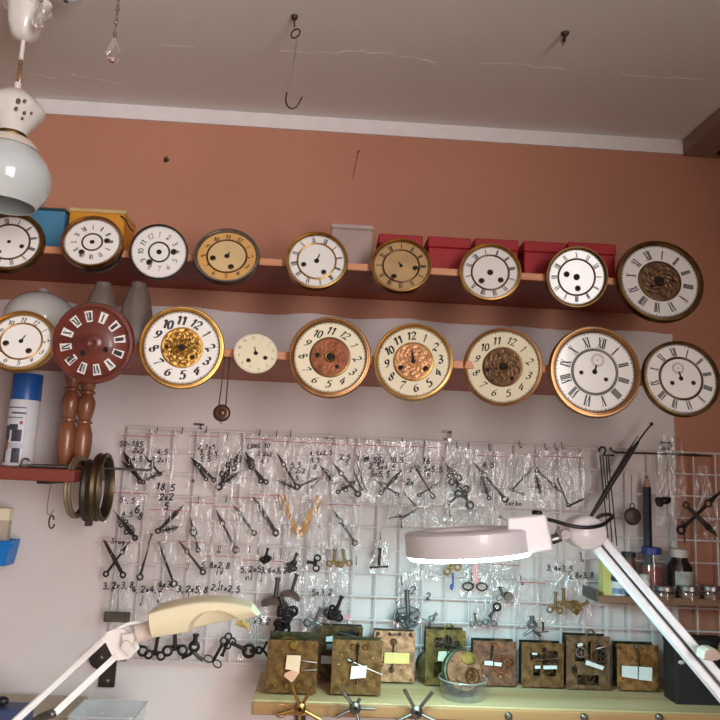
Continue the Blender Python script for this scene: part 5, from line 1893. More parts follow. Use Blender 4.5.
m = MB()
gear(m, (Rm * .38, -Rm * .28, .0095), Rm * .42, 26)
gear(m, (Rm * .30, -Rm * .22, .012), Rm * .26, 18)
build('gear_wheel', m, BRASSD, t)
m = MB()
m.lathe([(1e-5, .0115), (Rm * .34, .0115), (Rm * .36, .010), (Rm * .36, .0085)], 24, None, Matrix.Translation((Rm * .28, Rm * .55, 0)) @ Matrix.Diagonal((1.2, .8, 1, 1)))
build('bridge', m, M_('yellow_bridge', (206, 184, 96)), t)
m = MB()
m.cyl((-Rm * .55, -Rm * .35, .011), (Rm * .1, -Rm * .75, .013), .0013, seg=8)
build('lever', m, STEEL, t)

# black box, brass disc at the right end
xa, xb = at(676, 690, -.13), at(732, 690, -.13)
bb = thing('black_box', 'matt black box at the right end of the plank behind the white lamp arm', 'box', Vector(((xa.x + xb.x) / 2, -.105, zB)))
hbb = at(668, 639, -.13).z - zB
m = MB()
m.box((0, 0, hbb / 2 - .006), (xb.x - xa.x, .05, hbb - .012), ch=.001)
build('body', m, mat('matt_black', srgb(30, 30, 30), .6, 0, .1), bb)
m = MB()
m.box((0, 0, hbb - .006), (xb.x - xa.x + .002, .052, .012), ch=.001)
build('lid', m, mat('matt_black', srgb(30, 30, 30)), bb)
P = at(684.5, 664, -.145)
m = MB()
m.ball((0, 0, 0), .005, 12, sc=(1.3, .6, .8))
t = tag(build('latch', m, mat('pale_latch', srgb(200, 200, 190), .4), bb, M=Matrix.Translation(Vector((P.x - bb.location.x, -.028, P.z - zB)))), 'x', 'x')
for kk in ('label', 'category'):
    del t[kk]
P = at(729, 652, -.16)
m = MB()
k = mpp(P)
m.T = WALLROT
m.lathe([(1e-5, .004), (5 * k, .004), (8 * k, .002), (9.5 * k, -.002), (9.5 * k, -.006), (1e-5, -.006)], 32, None, Matrix.Diagonal((1, 1.4, 1, 1)))
m.box((0, -(13 * k + (P.z - 13 * k - hbb * 0 - zB) / 2), -.002), (.01, max(.004, P.z - zB - 13 * k), .004))
tag(build('brass_bell', m, mat('yellow_brass', srgb(206, 186, 80), .3, .7, .1), M=Matrix.Translation(P)), 'yellow brass oval bell cut off by the right edge above the black box', 'bell')

# star keys on the front edge
for cx, cy, angs, L, mt, md, lb, ringx in (
 (300, 708.5, (112, 62, 195, 335, 270), 23, BRASS, BRASSD, 'brass star key with five arms on the front edge of the plank', 281),
 (355, 708, (130, 0, 205, 290, 65), 20, STEEL, BLACKM, 'dark steel star key, middle one of three on the plank edge', 334),
 (416.5, 712, (122, 52, 205, 338, 270), 25, STEEL, IRON, 'steel star key with long arms, rightmost of three on the plank edge', None)):
    P = at(cx, cy, YBF - .016)
    k = mpp(P)
    t = thing('star_key', lb, 'star key', wall_frame(P), 'star shaped winding keys on the plank edge')
    m = MB()
    m.lathe([(1.2 * k, .002), (2.4 * k, .006), (4.5 * k, .005), (6 * k, .002), (6 * k, -.003), (4 * k, -.005), (1.2 * k, -.005)], 24, None, None, True)
    build('hub', m, mt if cx != 355 else GREYM, t)
    for a in angs:
        m = MB()
        c_, s_ = math.cos(R(a)), math.sin(R(a))
        l = L * (1 if a != 65 else .5)
        m.cyl((5 * k * c_, 5 * k * s_, 0), (l * k * c_, l * k * s_, .002), 1.7 * k, 1.9 * k, 10)
        m.cyl((l * k * c_, l * k * s_, .002), ((l + .2) * k * c_, (l + .2) * k * s_, .002), 1.3 * k, 1.0 * k, 10)
        build('arm', m, mt, t)
    m = MB()
    m.cyl((0, 0, -.001), (0, 0, -.018), .0018, seg=8)
    build('peg', m, IRON, t)
    if ringx:
        q = loc2(ringx, cy + 3, P)
        m = MB()
        m.ring((q[0], q[1], -.002), 6.3 * k, .0009, Matrix.Rotation(.2, 4, 'Y'), 28)
        m.tube([(q[0] + 5.5 * k, q[1] + 2 * k, -.002), (-6 * k, 0, -.002)], .0009, 6)
        build('ring', m, STEEL if cx > 320 else mat('copper_ring', srgb(176, 120, 88), .3, .9, .1), t)
for px, py, lb in ((508.5, 716, 'dark screw knob under the plank edge below the coppery movement'), (584, 717, 'dark screw knob under the plank edge below the grey brown movement'), (659, 717, 'dark screw knob under the plank edge near the black box')):
    P = at(px, py, YBF - .002)
    m = MB()
    m.T = WALLROT
    m.lathe([(1e-5, .006), (.004, .0055), (.0065, .003), (.0065, -.001), (.003, -.003), (1e-5, -.003)], 20)
    tag(build('screw', m, GREYM, M=Matrix.Translation(P)), lb, 'screw', 'screw knobs on the plank edge')

# ------------------------------------------------------------------ little shelf with jars at the right
YJ = -.10
zJ = at(660, 601, YJ).z
xj0 = at(597, 597, YJ).x
SHM = mat('clear_shelf_tray', srgb(150, 130, 118), .3, 0, .1, 10)
r = thing('jar_shelf', 'narrow shelf tray hooked on the grid at the right carrying small jars', 'shelf', Vector(((xj0 + XR) / 2, -.02, zJ)))
wj = XR - xj0 - .006
m = MB()
m.box((0, -.04, -.003), (wj, .08, .006), ch=.001)
build('tray', m, SHM, r)
m = MB()
m.box((0, -.081, .0), (wj, .003, .014), ch=.001)
build('front_lip', m, wood('tray_lip', srgb(150, 116, 92), srgb(122, 88, 68), 3, 0, .4), r)
m = MB()
m.box((-wj / 2 - .002, -.04, .004), (.004, .08, .022), ch=.001)
build('end_bracket', m, GREYM, r)


def jar(label, name, cx, yt, yb, hw, Y, bodym, capm, cap_h, neck=.86, lab=None, cat='jar', group=None, fillm=None, capw=1.0, fill=.6, round_=False):
    P = at(cx, yb, Y)
    P.z = zJ
    k = mpp(P)
    h = at(cx, yt, Y).z - zJ
    rr_ = hw * k
    ch_ = cap_h * k
    hb2 = h - ch_
    t = thing(name, label, cat, P, group)
    m = MB()
    m.lathe([(1e-5, 0), (rr_ * .92, 0), (rr_, .002), (rr_, hb2 * .78), (rr_ * neck, hb2 * .93), (rr_ * neck * .96, hb2), (1e-5, hb2)], 36)
    build('body', m, bodym, t)
    m = MB()
    rc_ = rr_ * capw
    m.lathe([(1e-5, h), (rc_ * .93, h), (rc_, h - .001), (rc_, hb2 + .0005), (rc_ * .9, hb2), (1e-5, hb2)], 36, wob=lambda a, i: 1 + .012 * math.cos(24 * a))
    build('cap', m, capm, t)
    if lab:
        m = MB()
        a0, a1, z0, z1 = lab[:4]
        n_ = 10
        vs = []
        for i in range(n_ + 1):
            a = R(a0 + (a1 - a0) * i / n_ - 90)
            vs += [(rr_ * 1.006 * math.cos(a), rr_ * 1.006 * math.sin(a), z0 * hb2), (rr_ * 1.006 * math.cos(a), rr_ * 1.006 * math.sin(a), z1 * hb2)]
        m.add(vs, [(2 * i, 2 * i + 2, 2 * i + 3, 2 * i + 1) for i in range(n_)])
        build('paper_label', m, lab[4], t)
    if fillm:
        m = MB()
        m.lathe([(1e-5, .0015), (rr_ * .9, .0015), (rr_ * .93, .003), (rr_ * .93, hb2 * fill), (1e-5, hb2 * fill)], 32)
        build('contents', m, fillm, t)
    return t


GJ = film('jar_glass', tint=(.9, .9, .88), haze=.06, gloss=.06, rough=.06, bump=.0, ior=1.3)
METL = mat('tin_lid', srgb(176, 168, 164), .28, .9, .1)
jar('clear jar with blue lid and red liquid behind the lamp arm', 'glass_jar', 652, 547, 591, 10.5, -.05, GJ, mat('blue_lid', srgb(50, 56, 130), .4), 7, lab=None, fillm=mat('red_liquid', srgb(150, 62, 46), .3), fill=.72, capw=.9)
jar('dark brown bottle with white cap and grey label on the right shelf', 'brown_bottle', 680, 549, 591, 12.5, -.052, mat('dark_brown_glass', srgb(38, 28, 28), .12, 0, .1, coat=.5), mat('white_cap', srgb(206, 196, 188), .45), 8, neck=.66, lab=(-45, 55, .22, .68, mat('grey_label', srgb(176, 176, 166), .7, 0, .3, 60)), cat='bottle', capw=.66)
for cx, lb in ((664.5, 'low glass jar with tin lid, leftmost of three in front of the dark bottle'), (689, 'low glass jar with tin lid, middle of three in front of the dark bottle'), (711, 'low glass jar with tin lid, rightmost of three near the right edge')):
    jar(lb, 'small_jar', cx, 585.5, 600, 11 if cx < 700 else 10, -.083, GJ, METL, 4.5, neck=.95, fillm=mat('rusty_parts', srgb(150, 100, 76), .6, .2, .5, 200), group='low jars on the right shelf', fill=.7)
jar('white plastic pot with dark blue lid on the left part of the right shelf', 'plastic_pot', 618.5, 577, 598, 7.5, -.08, mat('white_pot', srgb(220, 222, 224), .4), mat('navy_lid', srgb(56, 62, 96), .4), 4, neck=.97, lab=(-70, 70, .3, .62, mat('blue_writing', srgb(120, 140, 180), .6, 0, .5, 160)), cat='pot')
jar('small blue plastic bottle behind the lamp arm on the right shelf', 'blue_bottle', 632, 578, 598, 5.5, -.07, mat('blue_plastic_bottle', srgb(40, 110, 170), .35), mat('navy_lid', srgb(56, 62, 96)), 4, cat='bottle')
jar('small white bottle right of the blue one behind the lamp arm', 'white_bottle', 645, 574, 598, 5, -.06, mat('white_pot', srgb(220, 222, 224)), mat('white_cap', srgb(206, 196, 188)), 5, cat='bottle')
P = at(605, 598, -.07)
P.z = zJ
k = mpp(P)
hy = at(605, 560, -.07).z - zJ
t = thing('yellow_carton', 'tall narrow pale yellow carton at the left end of the right shelf', 'carton', Matrix.Translation(P) @ Matrix.Rotation(.15, 4, 'Z'))
m = MB()
m.box((0, 0, hy / 2 - .002), (8.5 * k, .02, hy - .004), ch=.0006)
build('body', m, mat('pale_yellow_card', srgb(214, 208, 128), .6, 0, .05), t)
m = MB()
m.box((0, 0, hy - .002), (8.7 * k, .0205, .004), ch=.0006)
build('flap', m, mat('pale_yellow_card', srgb(214, 208, 128)), t)
jar('little brown jar with dark lid behind the yellow carton', 'brown_jar', 629, 552, 590, 7, -.03, mat('brown_plastic', srgb(96, 66, 50), .4), mat('black_lid', srgb(40, 36, 36), .4), 5, cat='jar')
# fat pencil
P = at(649, 590, -.03)
P.z = zJ
k = mpp(P)
top = at(646.5, 475, -.03) - P
dv = top.normalized()
Lp = top.length
t = thing('pencil', 'thick black pencil with a pale sharpened tip standing upright behind the blue lidded jar', 'pencil', Matrix.Translation(P) @ dv.to_track_quat('Z', 'Y').to_matrix().to_4x4())
m = MB()
m.lathe([(1e-5, 0), (4 * k, 0), (4 * k, Lp - 12 * k), (1e-5, Lp - 12 * k)], 6)
build('shaft', m, mat('black_lacquer', srgb(22, 21, 26), .4, 0, .1), t)
m = MB()
m.lathe([(4 * k, Lp - 12 * k), (1.6 * k, Lp - 3 * k)], 18)
build('wood_cone', m, mat('pale_wood_cone', srgb(190, 140, 118), .6), t)
m = MB()
m.lathe([(1.6 * k, Lp - 3 * k), (1e-5, Lp)], 12)
build('lead', m, BLACKM, t)

# ------------------------------------------------------------------ magnifier lamp on the right
YM = -.45
WHITEP = mat('white_lamp_plastic', srgb(228, 222, 226), .35, 0, .02, 10, coat=.2)
LED = mat('led_diffuser', (.46, .88, .93, 1), .5, emit=112.0)
Pc = at(468, 541.5, YM)
k = mpp(Pc)
Rh = 63 * k
ml = thing('magnifier_lamp', 'white magnifier lamp with round lit head and long double arm at the right', 'lamp', Matrix.Translation(Pc))
tl = Matrix.Rotation(R(-5.6), 4, 'Y') @ Matrix.Rotation(R(-2), 4, 'X')
hh = 22.5 * k
m = MB()
m.T = tl
m.lathe([(Rh * .66, hh * .5), (Rh * .70, hh * .56), (Rh * .96, hh * .50), (Rh, hh * .42), (Rh, -hh * .42), (Rh * .985, -hh * .5), (Rh * .62, -hh * .5), (Rh * .62, hh * .35), (Rh * .66, hh * .5)], 72)
build('head_ring', m, WHITEP, ml)
m = MB()
m.T = tl
m.lathe([(Rh * .64, -hh * .5), (Rh * .66, -hh * .66), (Rh * .94, -hh * .66), (Rh * .975, -hh * .5)], 72)
build('led_diffuser', m, LED, ml)
m = MB()
m.T = tl
m.lathe([(1e-5, hh * .18), (Rh * .3, hh * .12), (Rh * .63, -hh * .02), (Rh * .63, -hh * .12), (Rh * .3, -hh * .22), (1e-5, -hh * .28)], 48)
gm = mat('magnifier_glass', (1, 1, 1, 1), .02, trans=1.0, var=0)
build('lens', m, gm, ml)
# neck block
L3 = lambda x, y, Y: at(x, y, Y) - Pc
m = MB()
d_ = .03
fr = [(507, 517.5), (546, 514), (554, 551), (507, 555)]
fr3 = [L3(x, y, YM - .06) for x, y in fr]
bk3 = [L3(x, y, YM + d_) for x, y in fr]
m.add([tuple(p) for p in fr3 + bk3], [(0, 3, 2, 1), (4, 5, 6, 7), (0, 1, 5, 4), (1, 2, 6, 5), (2, 3, 7, 6), (3, 0, 4, 7)])
ob = build('neck_block', m, WHITEP, ml)
bv = ob.modifiers.new('bevel', 'BEVEL')
bv.width = .003
bv.segments = 3
m = MB()
q = L3(537, 513, YM)
m.lathe([(1e-5, .004), (.006, .004), (.008, .002), (.008, -.002)], 16, None, Matrix.Translation(q))
build('switch', m, mat('black_plastic', srgb(30, 28, 30), .4), ml)
# joint
m = MB()
J = L3(584, 532, YM)
m.lathe([(1e-5, .022), (14 * k, .022), (17 * k, .019), (18 * k, .015), (18 * k, -.015), (17 * k, -.019), (1e-5, -.022)], 40, None, Matrix.Translation(J) @ WALLROT @ Matrix.Diagonal((1.1, .92, 1, 1)))
build('joint_disc', m, WHITEP, ml)
m = MB()
m.tube([L3(558, 531, YM), L3(566, 533, YM), L3(576, 534, YM)], .008, 10)
m.lathe([(1e-5, .02), (4.6 * k, .018), (5 * k, .012), (5 * k, -.012), (1e-5, -.014)], 18, None, Matrix.Translation(L3(562, 533.5, YM)) @ WALLROT)
m.lathe([(1e-5, .0215), (2.2 * k, .0205)], 12, None, Matrix.Translation(L3(562, 533.5, YM)) @ WALLROT)
build('joint_knob', m, mat('joint_white', srgb(214, 206, 210), .4), ml)
m = MB()
m.tube([L3(551, 540, YM), L3(560, 537, YM)], .007, 10)
build('neck_pin', m, STEEL, ml)
# arm: two square bars
YE = -.53


def bar(m, p0, p1, w, d):
    u = (p1 - p0).normalized()
    n_ = Vector((0, -1, 0))
    s_ = u.cross(n_).normalized()
    n_ = s_.cross(u)
    vs = []
    for p in (p0, p1):
        for a, b in ((-1, -1), (1, -1), (1, 1), (-1, 1)):
            vs.append(p + s_ * a * w / 2 + n_ * b * d / 2)
    m.add([tuple(v) for v in vs], [(0, 3, 2, 1), (4, 5, 6, 7)] + [(i, (i + 1) % 4, 4 + (i + 1) % 4, 4 + i) for i in range(4)])


A0, A1 = (592, 535), (745, 716)
ux, uy = 153 / 237, 181 / 237
for s_ in (-1, 1):
    m = MB()
    off = 4.9
    bar(m, L3(A0[0] + s_ * off * uy, A0[1] - s_ * off * ux, YM - .003), L3(A1[0] + s_ * 6.0 * uy, A1[1] - s_ * 6.0 * ux, YE), .0122, .014)
    o_ = build('arm_bar', m, WHITEP, ml)
    bv = o_.modifiers.new('bevel', 'BEVEL')
    bv.width = .002
    bv.segments = 2
m = MB()
bar(m, L3(*A0, YM), L3(*A1, YE + .002), .004, .006)
build('arm_slit', m, mat('black_plastic', srgb(30, 28, 30)), ml)
m = MB()
q = L3(704, 651, -.525)
pts = [(-9, -5), (-8, 3), (-3, 6), (4, 6), (7, 3), (11, -2), (6, -5), (0, -6)]
m.prism([(a * k * .9, b * k * .9) for a, b in pts], .0, .022, None, Matrix.Translation(q) @ WALLROT)
o_ = build('arm_clip', m, mat('beige_clip', srgb(206, 186, 172), .5), ml)
bv = o_.modifiers.new('bevel', 'BEVEL')
bv.width = .0015
bv.segments = 2
m = MB()
m.tube(smooth_path([L3(546, 519, YM - .01), L3(556, 521.5, YM - .03), L3(572, 526, YM - .04), L3(588, 527.5, YM - .04), L3(602, 525, YM - .03), L3(609, 520, YM - .015), L3(612.5, 517, YM), L3(609, 514.5, YM + .005), L3(601, 515.5, YM + .01), L3(596, 519, YM + .01)], 6), 1.9 * k, 10)
build('cable', m, mat('black_plastic', srgb(30, 28, 30)), ml)

# ------------------------------------------------------------------ cream desk lamp on the left
YL = -.5
CREAMP = mat('cream_plastic', srgb(236, 226, 192), .4, 0, .03, 10)
Pc = at(200, 618, YL)
k = mpp(Pc)
dl = thing('desk_lamp', 'cream headed desk lamp on a white double arm at lower left', 'lamp', Matrix.Translation(Pc))
# shade: long shell, outline from the side, scooped front face
top_ = [(149, 612), (160, 608.5), (175, 604.8), (192, 601.5), (210, 600), (228, 600.8), (241, 603), (252, 606)]
bot_ = [(151, 639), (162, 637.3), (176, 635), (192, 631.8), (208, 628.8), (226, 625), (242, 621), (258.5, 616)]
T3 = smooth_path([(x, y, 0) for x, y in top_], 12)
B3 = smooth_path([(x, y, 0) for x, y in bot_], 12)
n_ = len(T3)
nv = 30
m = MB()
vs, fs = [], []
ecx, ecy, erx, ery = 216, 633, 27.5, 23.5
for side in (0, 1):
    for i in range(n_):
        for j in range(nv + 1):
            v = j / nv
            p = T3[i].lerp(B3[i], v)
            edge = min(v, 1 - v, i / n_ * 3, (n_ - 1 - i) / n_ * 3)
            y = YL - .034 - .010 * math.sin(PI * min(1, .25 + v * .8)) + (.006 * (1 - edge / .06) ** 2 if edge < .06 else 0)
            if side:
                y = YL - .012 + .036 * (1 - i / n_) ** .8
            else:
                e_ = math.sqrt(((p.x - ecx) / erx) ** 2 + ((p.y - ecy) / ery) ** 2)
                if e_ < 1:
                    y += .026 * min(1, (1 - e_) * 12) * (.7 + .3 * (1 - e_))
            q = at(p.x, p.y, YL - .034) - Pc
            vs.append((q.x, y - YL, q.z))
W_ = nv + 1
for side in (0, 1):
    o0 = side * n_ * W_
    for i in range(n_ - 1):
        for j in range(nv):
            a = o0 + i * W_ + j
            f_ = (a, a + 1, a + W_ + 1, a + W_)
            fs.append(f_ if side == 0 else f_[::-1])
b0 = n_ * W_
for i in range(n_ - 1):
    fs.append((i * W_, (i + 1) * W_, b0 + (i + 1) * W_, b0 + i * W_))
    fs.append((i * W_ + nv, b0 + i * W_ + nv, b0 + (i + 1) * W_ + nv, (i + 1) * W_ + nv))
for j in range(nv):
    fs.append((j, b0 + j, b0 + j + 1, j + 1))
    e0 = (n_ - 1) * W_
    fs.append((e0 + j, e0 + j + 1, b0 + e0 + j + 1, b0 + e0 + j))
m.add(vs, fs)
build('lamp_head', m, CREAMP, dl, sharp=32)
L4 = lambda x, y, Y=YL: at(x, y, Y) - Pc
m = MB()
m.tube([L4(236, 621.5, YL + .01), L4(249, 626, YL + .01)], .0045, 12)
m.box(L4(246, 625, YL - .004), (.014, .006, .003), M=Matrix.Rotation(.7, 4, 'Y'))
build('lamp_socket', m, mat('old_yellow_plastic', srgb(200, 176, 110), .4), dl)
WH2 = mat('white_arm_paint', srgb(238, 232, 228), .35, 0, .02, 10)
m = MB()
m.tube([L4(138, 634), L4(152, 629)], 9 * k, 14)
build('neck', m, mat('pale_pink_plastic', srgb(222, 204, 194), .4), dl)
m = MB()
pl = [loc2(x, y, Pc) for x, y in ((106, 635), (109, 630), (117, 627), (126, 627), (134, 634), (137, 651), (132, 656), (121, 658), (116, 655))]
m.prism(pl, .010, .014, None, WALLROT)
m.prism(pl, -.014, -.010, None, WALLROT)
for x, y in ((110, 634), (119, 653.5), (130, 648)):
    q = loc2(x, y, Pc)
    m.lathe([(.0, .0165), (.0028, .016), (.0036, .014)], 12, None, WALLROT @ Matrix.Translation((q[0], q[1], 0)))
build('joint_plate', m, WH2, dl)
m = MB()
q = loc2(132, 641, Pc)
m.lathe([(1e-5, .03), (4.5 * k, .03), (5 * k, .026), (5 * k, .014)], 16, None, WALLROT @ Matrix.Translation((q[0], q[1], 0)))
m.prism([loc2(x, y, Pc) for x, y in ((127, 631), (137, 629), (139, 634), (137, 640), (139, 646), (135, 652), (129, 647), (128, 640))], .018, .025, None, WALLROT)
build('wing_nut', m, mat('off_white_nut', srgb(232, 224, 216), .4), dl)
for (a, b, yb) in (((110, 634), (-14, 748), -.66), ((119, 653.5), (54, 714), -.59)):
    m = MB()
    bar(m, L4(a[0], a[1]), L4(b[0], b[1], yb), .0082, .010)
    build('arm_bar', m, WH2, dl)
m = MB()
m.tube(smooth_path([L4(140, 622), L4(128, 624, YL - .005), L4(116, 629.5, YL - .01), L4(108, 634, YL - .012), L4(85, 655, YL - .05), L4(50, 688, YL - .1), L4(10, 724, YL - .14)], 5), .0024, 8)
build('cable', m, WH2, dl)
m = MB()
m.tube([L4(56, 712, -.59), L4(40, 718, -.585), L4(22, 730, -.58)], .0055, 10)
m.ball(L4(52, 714, -.592), .0055, 12)
build('tension_spring', m, GREYM, dl)

# dark bracket on the wall and tub, box below the lamp
P = at(108, 668, -.004)
k = mpp(P)
t = thing('wall_bracket', 'dark metal bracket screwed to the wall behind the cream lamp arm', 'bracket', wall_frame(P))
m = MB()
m.box((0, 0, 0), (16 * k, 36 * k, .006), ch=.001)
build('plate', m, mat('dark_bracket', srgb(70, 62, 60), .45, .6, .2), t)
m = MB()
m.lathe([(1e-5, .02), (11 * k, .019), (12 * k, .014), (12 * k, .0)], 24, None, Matrix.Translation((-6 * k, 12 * k, 0)))
m.box((12 * k, 13 * k, .01), (16 * k, 8 * k, .016), ch=.001)
build('clamp_knob', m, mat('dark_bracket', srgb(70, 62, 60)), t)
for q in ((1, -12), (-5, 12)):
    m = MB()
    m.lathe([(1e-5, .0225 if q[1] > 0 else .005), (2 * k, .0215 if q[1] > 0 else .004), (2.2 * k, .003)], 12, None, Matrix.Translation((q[0] * k, q[1] * k, 0)))
    build('screw', m, STEEL, t)

DESKZ = at(100, 728, -.2).z - .03
DZ = 1.19
r = thing('worktop', 'worktop along the wall at the bottom left', 'worktop', Vector((-.9, -.16, DZ)))
m = MB()
m.box((0, 0, -.015), (1.1, .31, .03), ch=.002)
build('board', m, wood('worktop_wood', srgb(150, 120, 96), srgb(124, 96, 76), 3, 0, .5), r)
m = MB()
m.box((-.4, .1, -.615), (.05, .05, 1.17))
m.box((.4, .1, -.615), (.05, .05, 1.17))
build('leg', m, IRON, r)
P = at(108, 722, -.2)
P.z = DZ
k = mpp(P)
ht = at(108, 700.5, -.155).z - DZ
tb = thing('plastic_tub', 'empty clear plastic tub at the bottom left below the lamp arm', 'tub', P)
m = MB()
tub(m, 52 * k, 64 * k, .075, .09, ht, .0015)
build('body', m, film('tub_film', tint=(.9, .93, .95), haze=.28, gloss=.08, rough=.15, bump=.05), tb)
m = MB()
for a, b in (((-1, -1), (1, -1)), ((1, -1), (1, 1)), ((1, 1), (-1, 1)), ((-1, 1), (-1, -1))):
    m.tube([(a[0] * 32 * k, a[1] * .045, ht), (b[0] * 32 * k, b[1] * .045, ht)], .0018, 8)
build('rim', m, film('tub_rim_film', tint=(.85, .88, .9), haze=.5, gloss=.08, rough=.15, bump=.05), tb)
P = at(30, 722, -.08)
P.z = DZ
hx = at(40, 695, -.02).z - DZ
t = thing('cardboard_box', 'low tan cardboard box against the wall in the bottom left corner', 'box', Vector((at(28, 700, -.08).x, -.075, DZ)))
wx = at(79, 700, -.13).x - at(-24, 700, -.13).x
m = MB()
m.box((0, 0, hx / 2 - .002), (wx, .11, hx - .004), ch=.002)
build('body', m, mat('tan_card', srgb(176, 158, 140), .8, 0, .06), t)
m = MB()
m.box((0, 0, hx - .003), (wx + .004, .114, .006), ch=.002)
build('lid', m, mat('tan_card_lid', srgb(186, 168, 148), .8, 0, .06), t)
P = at(8, 716, -.2)
P.z = DZ
hp = at(8, 706, -.2).z - DZ
m = MB()
m.box((0, 0, hp / 2), (.07, .05, hp), ch=.004)
tag(build('blue_case', m, mat('navy_case', srgb(64, 76, 116), .5), M=Matrix.Translation(P)), 'small navy blue case in the bottom left corner before the tan box', 'case')
P2 = Vector((P.x - .012, P.y, DZ + hp))
m = MB()
m.ball((0, 0, .008), .009, 12, sc=(1.2, 1, .9))
tag(build('round_stopper', m, mat('black_plastic', srgb(30, 28, 30)), M=Matrix.Translation(P2)), 'black round stopper lying on the navy blue case', 'stopper')

# ------------------------------------------------------------------ chandelier at the top left
YC = -.42
PORC = mat('glazed_porcelain', srgb(222, 216, 210), .12, 0, .02, 8, coat=.6)
OPAL = mat('grey_opal_glass', srgb(196, 202, 202), .1, 0, .03, 6, coat=.6)
CRY = mat('crystal_glass', (.97, .97, .97, 1), .02, trans=1.0, var=0)
ax0 = at(14.8, 110, YC)
CX = ax0.x
k = mpp(ax0)
zc = lambda py: at(17, py, YC).z
ch = thing('chandelier', 'white porcelain chandelier with opal globe shade and crystals at the upper left', 'chandelier', Vector((CX, YC, CEIL_Z)))
LZ = lambda py: zc(py) - CEIL_Z


def clathe(name, prof, mt, seg=48, dx=0.0, wob=None, closed=False):
    m_ = MB()
    m_.lathe([(max(1e-5, a * k), LZ(b)) for a, b in prof], seg, None, Matrix.Translation((dx, 0, 0)), closed, wob)
    return build(name, m_, mt, ch)


fl = lambda a, i: 1 + .025 * math.cos(8 * a)
clathe('porcelain_body', [(0, -30), (13, -30), (15, -12), (21, 0), (24, 4), (23, 7), (18.5, 10), (17.5, 18), (16, 27), (12, 36), (7, 40), (0, 41)], PORC, wob=lambda a, i: 1 + (.09 if i in (3, 4, 5) else .025) * math.cos(6 * a + 1))
clathe('stem', [(2.2, 39), (2.2, 60), (0, 60)], PORC, 14)
clathe('wire_cap', [(0, 82), (3.2, 83), (3.4, 91), (0, 92)], PORC, 14)
m = MB()
for a in range(4):
    p = [Vector((.003 * math.cos(a * 1.6 + z * 1.4), .003 * math.sin(a * 1.6 + z * 1.4), LZ(58 + z * 4.4))) for z in range(7)]
    m.tube(smooth_path(p, 4), .0011, 6)
build('twisted_wires', m, mat('gilt_wire', srgb(170, 140, 104), .4, .7, .2), ch)
cup = clathe('porcelain_cup', [(0, 91), (8, 91), (14, 94), (22, 101), (28, 108), (29, 112), (26, 116), (20, 124), (15, 131), (13, 136), (0, 137)], PORC, wob=lambda a, i: 1 + .02 * math.cos(10 * a) * (1 if i in (4, 5) else .3))
clathe('brass_collar', [(13.5, 134), (14.5, 136), (14.5, 138), (13.5, 139.5)], BRASSD, 36)
clathe('globe_cap', [(13, 138), (17, 139), (22, 142), (26, 147), (27, 150), (23, 149)], mat('cream_porcelain', srgb(214, 200, 184), .2, 0, .02, 8, coat=.4))
clathe('globe_shade', [(22, 147), (27, 151), (33, 157), (38, 164), (41.3, 172), (42, 179), (40.8, 187), (37, 195.5), (32, 202), (29.5, 206), (28.8, 205.6), (31.3, 201.5), (36.3, 195), (40, 187), (41.2, 179), (40.5, 172), (37.2, 164.4), (32.4, 157.5), (21.5, 148)], OPAL)
clathe('bulb', [(0, 160), (6, 162), (9, 172), (9, 180), (6, 187), (0, 189)], PORC, 20)
# painted flower sprig on the cup
m = MB()
for fx, fy, rr_ in ((29, 113, 3.2), (34, 111.5, 2.4), (32, 120, 2.4), (26, 119, 2.6), (37, 118, 1.8), (29.5, 124.5, 2)):
    rad = None
    # radius of the cup at this height
    prof = [(14, 94), (22, 101), (28, 108), (29, 112), (26, 116), (20, 124), (15, 131)]
    for (r0, y0), (r1, y1) in zip(prof, prof[1:]):
        if y0 <= fy <= y1:
            rad = r0 + (r1 - r0) * (fy - y0) / (y1 - y0)
    sx = (fx - 14.5) * .95
    a = math.asin(max(-.95, min(.95, sx / rad))) - PI / 2
    c = Vector((rad * k * 1.03 * math.cos(a), rad * k * 1.03 * math.sin(a), LZ(fy)))
    m.ball(c, rr_ * k, 8, sc=(.8, .55, .9))
build('flower_sprig', m, mat('painted_sprig', srgb(116, 92, 62), .4, .2, .5, 200), cup)
# glass saucer arm and crystals
m = MB()
armp = smooth_path([(0, 0, LZ(-12)), (.06, -.01, LZ(-22)), (.11, -.02, LZ(-26)), (.16, -.03, LZ(-18))], 6)
m.tube(armp, .004, 10)
build('arm', m, BRASS, ch)
m = MB()
q = at(66, -1, YC - .02) - Vector((CX, YC, CEIL_Z))
m.lathe([(.004, -.004), (.014, -.003), (.022, .004), (.026, .012), (.025, .013), (.02, .006), (.004, 0)], 32, None, Matrix.Translation(q), wob=lambda a, i: 1 + .12 * math.cos(6 * a))
build('glass_saucer', m, OPAL, ch)


def crystal(px, y0, y1, hw, Y, ytop):
    p = at(px, (y0 + y1) / 2, Y) - Vector((CX, YC, CEIL_Z))
    kk = mpp(at(px, y0, Y))
    hgt = (y1 - y0) * kk
    m_ = MB()
    m_.lathe([(1e-5, hgt * .5), (hw * kk * .3, hgt * .36), (hw * kk * .75, hgt * .08), (hw * kk, -hgt * .16), (hw * kk * .82, -hgt * .36), (hw * kk * .35, -hgt * .48), (1e-5, -hgt * .5)], 8, None, Matrix.Translation(p) @ Matrix.Diagonal((1, .6, 1, 1)))
    o_ = build('crystal', m_, CRY, ch, sharp=10)
    m_ = MB()
    zt = at(px, ytop, Y).z - CEIL_Z
    z = p.z + hgt * .5
    m_.cyl((p.x, p.y, z), (p.x, p.y, zt), .0005, seg=6)
    i = 0
    while z < zt:
        m_.ball((p.x, p.y, z + .003), .0028 if i % 3 else .0045, 10, sc=(.8, .8, 1.2))
        z += .0075
        i += 1
    build('bead_chain', m_, mat('amber_beads', srgb(140, 124, 104), .15, .3, .4, 200), o_)


